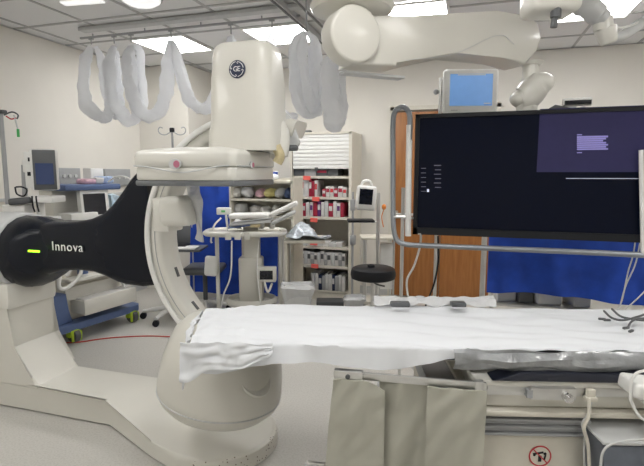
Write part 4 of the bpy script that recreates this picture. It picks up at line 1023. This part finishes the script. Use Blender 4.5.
# patient monitor at left
pv_ = 3.75
t = thing('patient_monitor', 'patient monitor with white housing and dark screen with blue reflection at the far left', 'monitor', at_v(44, 190, pv_), YAW)
F = frame(at_v(45, 170, pv_), YAW+.35)
mb = MB(F); mb.box((.0, .0, 0), (.17, .16, .31), bev=.012); mb.build('housing', M_white, t)
mb = MB(F); mb.box((.012, -.084, 0), (.155, .012, .30), bev=.004); s_ = mb.build('screen_frame', M_dgrey, t)
mb = MB(F); mb.box((.012, -.092, -.03), (.12, .004, .16)); mb.build('display', mat('screen_blue_reflection', (.03, .05, .13), .2, emit=.12), s_)  # blue reflection on the dark screen put into its colour and faint emission
F2 = frame(at_v(33, 170, pv_+.05), YAW+.35)
mb = MB(F2); mb.box((0, 0, .0), (.09, .14, .28), bev=.012); mb.box((-.04, -.02, .03), (.04, .06, .10), bev=.01); rm = mb.build('module_rack', M_white, t)
mb = MB(F2); mb.box((-.0, -.074, .08), (.03, .01, .03)); mb.box((-.01, -.074, -.03), (.03, .01, .03)); mb.build('socket', M_black, rm)
mb = MB(frame(at_v(40, 199, pv_), YAW)); mb.box((.02, 0, 0), (.26, .2, .05), bev=.01); mb.cyl((0, 0, 0), (0, 0, -.34), .03); mb.box((0, .04, -.25), (.2, .14, .22), bev=.01)
zz_ = at_v(40, 199, pv_).z; mb.cyl((0, .03, -.3), (0, .03, -zz_+.03), .03); mb.cyl((0, .03, -zz_+.03), (0, .03, -zz_), .13, n=24); mb.build('stand', M_white, t)
mb = MB(); mb.cyl(at_v(24, 165, pv_+.1), at_v(25, 196, pv_+.1), .02); mb.build('arm_post', M_grey, t)
mb = MB(); 
for pts in ([(15, 187), (17, 194), (24, 196), (27, 190), (22, 187), (16, 187)], [(36, 196), (37, 204), (39, 212)], [(32, 196), (33, 206), (35, 212)]): mb.tube([at_v(x, y, pv_-.1) for x, y in pts], .006)
tag(mb.build('cable_loop', M_black), 'dark cable looped beside the patient monitor', 'cable')
boxthing('connector_block', 'black connector block hung under the patient monitor', 'connector', 21, 201, pv_-.1, (.16, .08, .05), M_dgrey, (0, -.1, 0), .015)
boxthing('white_console', 'white instrument behind the black gantry drum', 'device', 18, 210, pv_-.05, (.17, .12, .09), M_white)
# the IV pole at the left edge
pb = at_v(9.5, 230, 3.9); pt_ = at_v(1, 112, 3.9)
t = thing('iv_pole', 'chrome drip stand at the left edge with colour coded leads', 'drip stand', (pb.x, pb.y, 0))
mb = MB(); x_, y_ = (pb.x+pt_.x)/2, (pb.y+pt_.y)/2; mb.cyl((x_, y_, .05), (x_, y_, pt_.z), .017); mb.build('pole', M_grey, t)
mb = MB()
for k in range(5): mb.cyl((x_, y_, .06), (x_+.13*math.cos(1.257*k), y_+.13*math.sin(1.257*k), .04), .014); mb.sph((x_+.13*math.cos(1.257*k), y_+.13*math.sin(1.257*k), .03), .03)
mb.build('foot', M_grey, t)
mb = MB(); mb.box((x_+.0, y_, pt_.z), (.09, .05, .03), bev=.008); mb.tube([at_v(4, 115, 3.88), at_v(12, 112, 3.88), at_v(18, 115, 3.88), at_v(17, 119, 3.88)], .006); mb.build('hook', M_dgrey, t)
mb = MB(); mb.tube([at_v(14, 115, 3.86), at_v(16, 122, 3.86), at_v(18, 130, 3.86)], .006); ld = mb.build('lead', M_lgrey, t)
mb = MB(); mb.cyl(at_v(18, 129, 3.86), at_v(18.5, 137, 3.86), .01); mb.build('green_plug', mat('green_plastic', (.05, .4, .1), .4), ld)
mb = MB(); mb.tube([at_v(6, 116, 3.86), at_v(11, 119, 3.86), at_v(16, 118, 3.86)], .005); mb.build('lead', mat('red_plastic', (.55, .04, .05), .5), t)
# second hook rack pole behind the gantry
o_ = at_v(172, 130, 5.35)
t = thing('iv_pole', 'drip stand with curled hooks standing behind the detector', 'drip stand', (o_.x, o_.y, 0))
mb = MB(); mb.cyl((o_.x, o_.y, 0.05), o_, .012); mb.cyl((o_.x, o_.y, 0), (o_.x, o_.y, .05), .12, n=20); mb.build('pole', M_grey, t)
mb = MB(frame(o_, YAW)); mb.box((0, 0, .0), (.05, .04, .05), bev=.01); mb.build('hub', M_black, t)
for s_ in (-1, 1):
    mb = MB(frame(o_, YAW)); mb.tube([(0, 0, -.01), (s_*.07, 0, -.05), (s_*.13, 0, -.04), (s_*.15, 0, .0), (s_*.13, 0, .03), (s_*.10, 0, .02)], .006); mb.build('hook', M_grey, t)
# grey boxes on the left wall
for i, (px0, py0, px1, py1, v) in enumerate([(57, 168, 80, 184, 4.6), (105, 169, 130, 186, 4.9)]):
    a = at_x(px0, (py0+py1)/2, XL+.03); b_ = at_x(px1, (py0+py1)/2, XL+.03)
    zA = at_x((px0+px1)/2, py0, XL+.03).z; zB = at_x((px0+px1)/2, py1, XL+.03).z
    t = thing('gas_outlet_panel', ['grey outlet panel on the left wall beside the patient monitor', 'grey outlet panel on the left wall near the room corner'][i], 'wall panel', (XL+.03, (a.y+b_.y)/2, zB), 0, 'grey outlet panels on the left wall')
    mb = MB(); mb.box((XL+.02, (a.y+b_.y)/2, (zA+zB)/2), (.04, abs(b_.y-a.y), zA-zB), bev=.006); mb.build('plate', M_grey, t)
    for k in range(3):
        yy = a.y+(b_.y-a.y)*(.25+.25*k); mb = MB(); mb.cyl((XL+.04, yy, (zA+zB)/2), (XL+.055, yy, (zA+zB)/2), .02, n=14); mb.build('outlet', M_lgrey, t)
mb = MB(); mb.tube([at_v(108, 182, 4.4), at_v(116, 177, 4.4), at_v(126, 177, 4.4), at_v(133, 182, 4.4), at_v(134, 192, 4.4)], .007); mb.build('white_hose', M_white, am)
mb = MB(AF); q = al(115, 201, .22); mb.box((q.x-.03, .22, q.z-.02), (.12, .12, .18), bev=.02)
for v in mb.bm.verts: v.co += noise.noise_vector(v.co*13)*.02
mb.build('hanging_bag', mat('blue_white_bag', (.45, .58, .68), .4, var=.35, scale=18), am)
# red cable on the floor
mb = MB(); mb.tube([at_z(x, y, .006) for x, y in [(60, 343), (80, 342), (100, 339), (122, 337), (150, 336), (176, 337), (200, 338)]], .006, n=8); tag(mb.build('red_cable', M_redc), 'thin red cable lying across the floor behind the gantry', 'cable')

# ================================================================ RIGHT OF THE CABINET
# vital signs monitor on pole, with tray and rails
vv = 4.75
b0 = at_v(377, 300, vv)
t = thing('vitals_monitor', 'white vital signs monitor on a rolling pole beside the cabinet', 'monitor', (b0.x, b0.y, 0), YAW)
F = frame(at_v(366, 198, vv), YAW+.1)
mb = MB(F); mb.box((0, 0, 0), (.19, .12, .24), rot=(0, .08, 0), bev=.025, seg=3); mb.build('housing', M_white, t)
mb = MB(F); mb.box((-.012, -.062, .015), (.13, .008, .15), rot=(0, .08, 0)); mb.build('display', M_lcd, t)
mb = MB(F); mb.tube([(-.05, 0, .11), (-.03, 0, .16), (.03, 0, .165), (.06, 0, .11)], .014); mb.build('handle', M_white, t)
zm = at_v(366, 198, vv).z
mb = MB(); mb.cyl((b0.x, b0.y, .08), (b0.x, b0.y, zm+.05), .018); mb.build('pole', M_steel, t)
for k in range(5):
    a_ = 1.257*k+.4; e_ = (b0.x+.15*math.cos(a_), b0.y+.15*math.sin(a_)); mb = MB(); mb.cyl((b0.x, b0.y, .09), (*e_, .07), .018); lg = mb.build('leg', M_lgrey, t)
    mb = MB(); mb.sph((*e_, .035), .035); mb.build('caster', M_dgrey, lg)
F = frame(at_v(359, 221, vv-.1), YAW)
mb = MB(F); mb.box((.02, .05, 0), (.26, .22, .022), bev=.008); mb.build('tray', M_black, t)
mb = MB(); mb.cyl(at_v(372, 222, vv-.02), at_v(378, 222, vv), .012); mb.cyl(at_v(358, 196, vv), at_v(378, 200, vv), .014); mb.build('arm', M_steel, t)
mb = MB(frame(at_v(384, 207, vv-.05), YAW)); mb.sph((0, 0, 0), .022, (1, .7, 1.3)); mb.tube([(0, 0, -.02), (-.02, 0, -.1), (.0, .02, -.2)], .005); mb.build('orange_sensor', M_orange, t)
mb = MB(); e1 = at_v(353, 192, vv+.3); mb.cyl((e1.x, e1.y, .02), e1, .012); mb.cyl((e1.x, e1.y, .0), (e1.x, e1.y, .03), .09, n=20)
mb.box(at_v(353, 205, vv+.3), (.05, .05, .12), bev=.01); mb.box(at_v(353, 240, vv+.3), (.06, .06, .10), bev=.01)
tag(mb.build('drip_stand', M_grey), 'thin grey drip stand between the cabinet side and the vitals monitor', 'drip stand')
# white frame cart (rails) behind the stool
v3 = 5.2
o_ = at_v(376, 300, v3)
t = thing('wire_cart', 'tall white frame cart behind the black stool', 'cart', (o_.x, o_.y, 0), YAW)
zc = at_v(376, 237, v3).z
mb = MB(frame((o_.x, o_.y, 0), YAW))
for x_ in (-.13, .17):
    for y_ in (-.12, .12): mb.cyl((x_, y_, .07), (x_, y_, zc), .012, n=10)
mb.build('frame', M_steel, t)
mb = MB(frame((o_.x, o_.y, 0), YAW)); mb.box((.02, 0, zc), (.40, .30, .025), bev=.006); mb.build('shelf', M_beige, t)
mb = MB(frame((o_.x, o_.y, 0), YAW)); mb.box((.02, 0, .16), (.36, .28, .02)); mb.build('shelf', M_beige, t)
mb = MB(frame((o_.x, o_.y, 0), YAW)); mb.box((.12, .06, zc/2+.1), (.16, .12, zc-.35), bev=.01); mb.build('panel', M_white, t)
for x_ in (-.13, .17):
    for y_ in (-.12, .12):
        mb = MB(frame((o_.x, o_.y, 0), YAW)); mb.cyl((x_-.012, y_, .035), (x_+.012, y_, .035), .035, n=14); mb.build('caster', M_dgrey, t)
# stool
sv_ = 4.35
o_ = at_v(373, 285, sv_); zt_ = at_v(373, 268, sv_).z
t = thing('stool', 'round black padded stool standing before the white cart', 'stool', (o_.x, o_.y, 0))
mb = MB(); mb.lathe([(.0, zt_-.10), (.18, zt_-.10), (.202, zt_-.09), (.208, zt_-.06), (.205, zt_-.03), (.196, zt_-.005), (.175, zt_+.006), (0, zt_+.01)], (o_.x, o_.y, 0), n=36); mb.build('seat', M_black, t)
mb = MB(); mb.cyl((o_.x, o_.y, .1), (o_.x, o_.y, zt_-.09), .022); mb.build('post', M_steel, t)
mb = MB(); mb.tube([(o_.x, o_.y, zt_-.13), (o_.x+.05, o_.y-.05, zt_-.14), (o_.x+.12, o_.y-.06, zt_-.15)], .008); mb.build('lever', M_dgrey, t)
for k in range(5):
    a_ = 1.257*k; e_ = (o_.x+.20*math.cos(a_), o_.y+.20*math.sin(a_)); mb = MB(); mb.cyl((o_.x, o_.y, .11), (*e_, .07), .017); lg = mb.build('leg', M_steel, t)
    mb = MB(); mb.sph((*e_, .033), .033); mb.build('caster', M_black, lg)
mb = MB(); q = at_v(371, 264, sv_); mb.sph((q.x, q.y, zt_+.02), .03, (1.2, 1, .6)); tag(mb.build('rubber_plug', M_black), 'small black plug lying on the stool seat', 'plug')
# bins
def bin_(px, py0, py1, w_px, v, m, lab, top=None):
    s = v/480; o_ = at_v(px, py1, v); z1_ = at_v(px, py0, v).z
    t = thing('waste_bin', lab, 'bin', (o_.x, o_.y, 0), YAW)
    F = frame((o_.x, o_.y, 0), YAW)
    rbox(0, 0, w_px*s*.94, w_px*s*.7, [(.04, 0.0), (.03, .02), (.0, z1_-.03), (.0, z1_-.02)], .05)
    mb = rbox(0, 0, w_px*s*.94, w_px*s*.7, [(.04, 0.0), (.03, .02), (.0, z1_-.02)], .05); mb.bm.transform(F); mb.build('bucket', m, t)
    mb = rbox(0, 0, w_px*s, w_px*s*.76, [(.035, z1_-.24), (.012, z1_-.10), (-.015, z1_-.01), (.0, z1_+.012), (.03, z1_-.03)], .05)
    for v_ in mb.bm.verts: v_.co += noise.noise_vector(v_.co*20)*.018
    mb.bm.transform(F); mb.build('liner', M_bag, t)
bin_(298, 285, 325, 31, 4.5, M_lgrey, 'grey waste bin with clear liner in front of the cabinet')
bin_(354, 297, 325, 20, 4.72, M_grey, 'small waste bin between the cabinet and the stool')
# dark box at the cabinet foot
boxthing('floor_box', 'dark flat box on the floor before the cabinet', 'box', 330, 306, 5.2, (.3, .2, .14), M_dgrey)

# blue draped table behind the screen
dv0 = 3.95
t = thing('draped_table', 'rolling table covered with a blue cloth behind the big screen', 'table', at_v(570, 300, 3.8), YAW-.12)
mb = MB(); Lc = at_v(489, 238, dv0); Rc = at_v(668, 238, 3.55)
Lc.z = Rc.z = 1.12
d_ = Rc-Lc; up = Vector((0, 0, 1)); nd = d_.cross(up).normalized()
if nd.y > 0: nd = -nd
def fn(u, v):
    p_ = Lc+d_*u
    if v < .35: k = v/.35; q = p_ - nd*(.45*(1-k)); q.z = 1.12+.01*noise.noise(q*5)
    else:
        k = (v-.35)/.65; bot = .56+.02*math.sin(u*5); q = p_+nd*(.02+.03*k*math.sin(u*19)+.02*noise.noise(Vector((u*12, k*4, 0)))); q.z = 1.12-(1.12-bot)*k
    return q
mb.grid(fn, 60, 30, thick=.004); mb.build('cloth', M_blue, t)
mb = MB(); h_ = -nd*.22
for u in (.04, .96):
    for s_ in (.03, .42):
        q = Lc+d_*u-nd*s_; mb = MB(); mb.cyl((q.x, q.y, .04), (q.x, q.y, 1.09), .016); mb.sph((q.x, q.y, .03), .03); mb.build('leg', M_steel, t)
mb = MB(); m_ = (Lc+Rc)/2-nd*.23; mb.box((m_.x, m_.y, 1.095), (d_.length, .42, .025), rot=(0, 0, math.atan2(d_.y, d_.x))); mb.build('shelf', M_steel, t); mb = MB(); mb.box((m_.x, m_.y, .45), (d_.length*.94, .40, .02), rot=(0, 0, math.atan2(d_.y, d_.x))); mb.build('shelf', M_steel, t)
for i, (px, w_, m) in enumerate([(508, .16, M_lgrey), (530, .12, M_dgrey), (556, .2, M_lgrey), (590, .14, M_grey)]):
    u = (px-489)/179; q = Lc+d_*u-nd*.2
    mb = MB(frame((q.x, q.y, .461), YAW)); mb.box((0, 0, .05), (w_, .2, .1), bev=.01); tag(mb.build('instrument_box', m), ['light grey instrument box, leftmost below the blue cloth', 'dark instrument box, second from the left below the blue cloth', 'long light grey instrument box below the blue cloth', 'grey instrument box, rightmost below the blue cloth'][i], 'box', 'boxes on the lower shelf of the draped table')
# thin poles seen below the screen
for i, (px, v) in enumerate([(402, 3.35), (484, 3.5)]):
    p_ = at_v(px, 250, v); t = thing('support_pole', ['thin steel pole before the left edge of the wooden door', 'thin steel pole between the wooden door and the blue cloth'][i], 'pole', (p_.x, p_.y, 0))
    mb = MB(); mb.cyl((p_.x, p_.y, .03), (p_.x, p_.y, 1.45), .013 if i == 0 else .02); mb.build('pole', M_steel, t)
    mb = MB(); mb.lathe([(.16, 0), (.16, .015), (.03, .03), (.02, .05)], (p_.x, p_.y, 0), n=24); mb.build('foot', M_grey, t)
# pale cables at the right edge
mb = MB()
for pts in ([(643, 225), (636, 262), (626, 285), (620, 306)], [(640, 200), (634, 250), (628, 272), (622, 300), (616, 312)], [(648, 288), (636, 300), (622, 312)]): mb.tube([at_v(x, y, 2.95) for x, y in pts], .0045)
tag(mb.build('hanging_wires', M_lgrey), 'pale wires hanging down to the sheet at the right edge', 'wires')
# crumpled clear plastic along the far edge of the table
mb = MB(TF)
def fn(u, v):
    x = .16+u*.6; y = 2.32+.10*v; return Vector((x, y, .905+.03*math.sin(v*PI)+.02*noise.noise(Vector((x*14, v*4, 1)))))
mb.grid(fn, 60, 8, thick=.002); tag(mb.build('clear_film', M_bag), 'crumpled clear plastic film along the far edge of the table', 'plastic film')
for i, (px, w_) in enumerate([(400, .09), (458, .07)]):
    q = at_z(px, 304, .93); mb = MB(frame(q, TR)); mb.box((0, .0, .0), (w_, .05, .022), bev=.006); tag(mb.build('cable_connector', M_dgrey), ['small dark connector left on the far table edge', 'small dark connector before the wooden door on the far table edge'][i], 'connector')
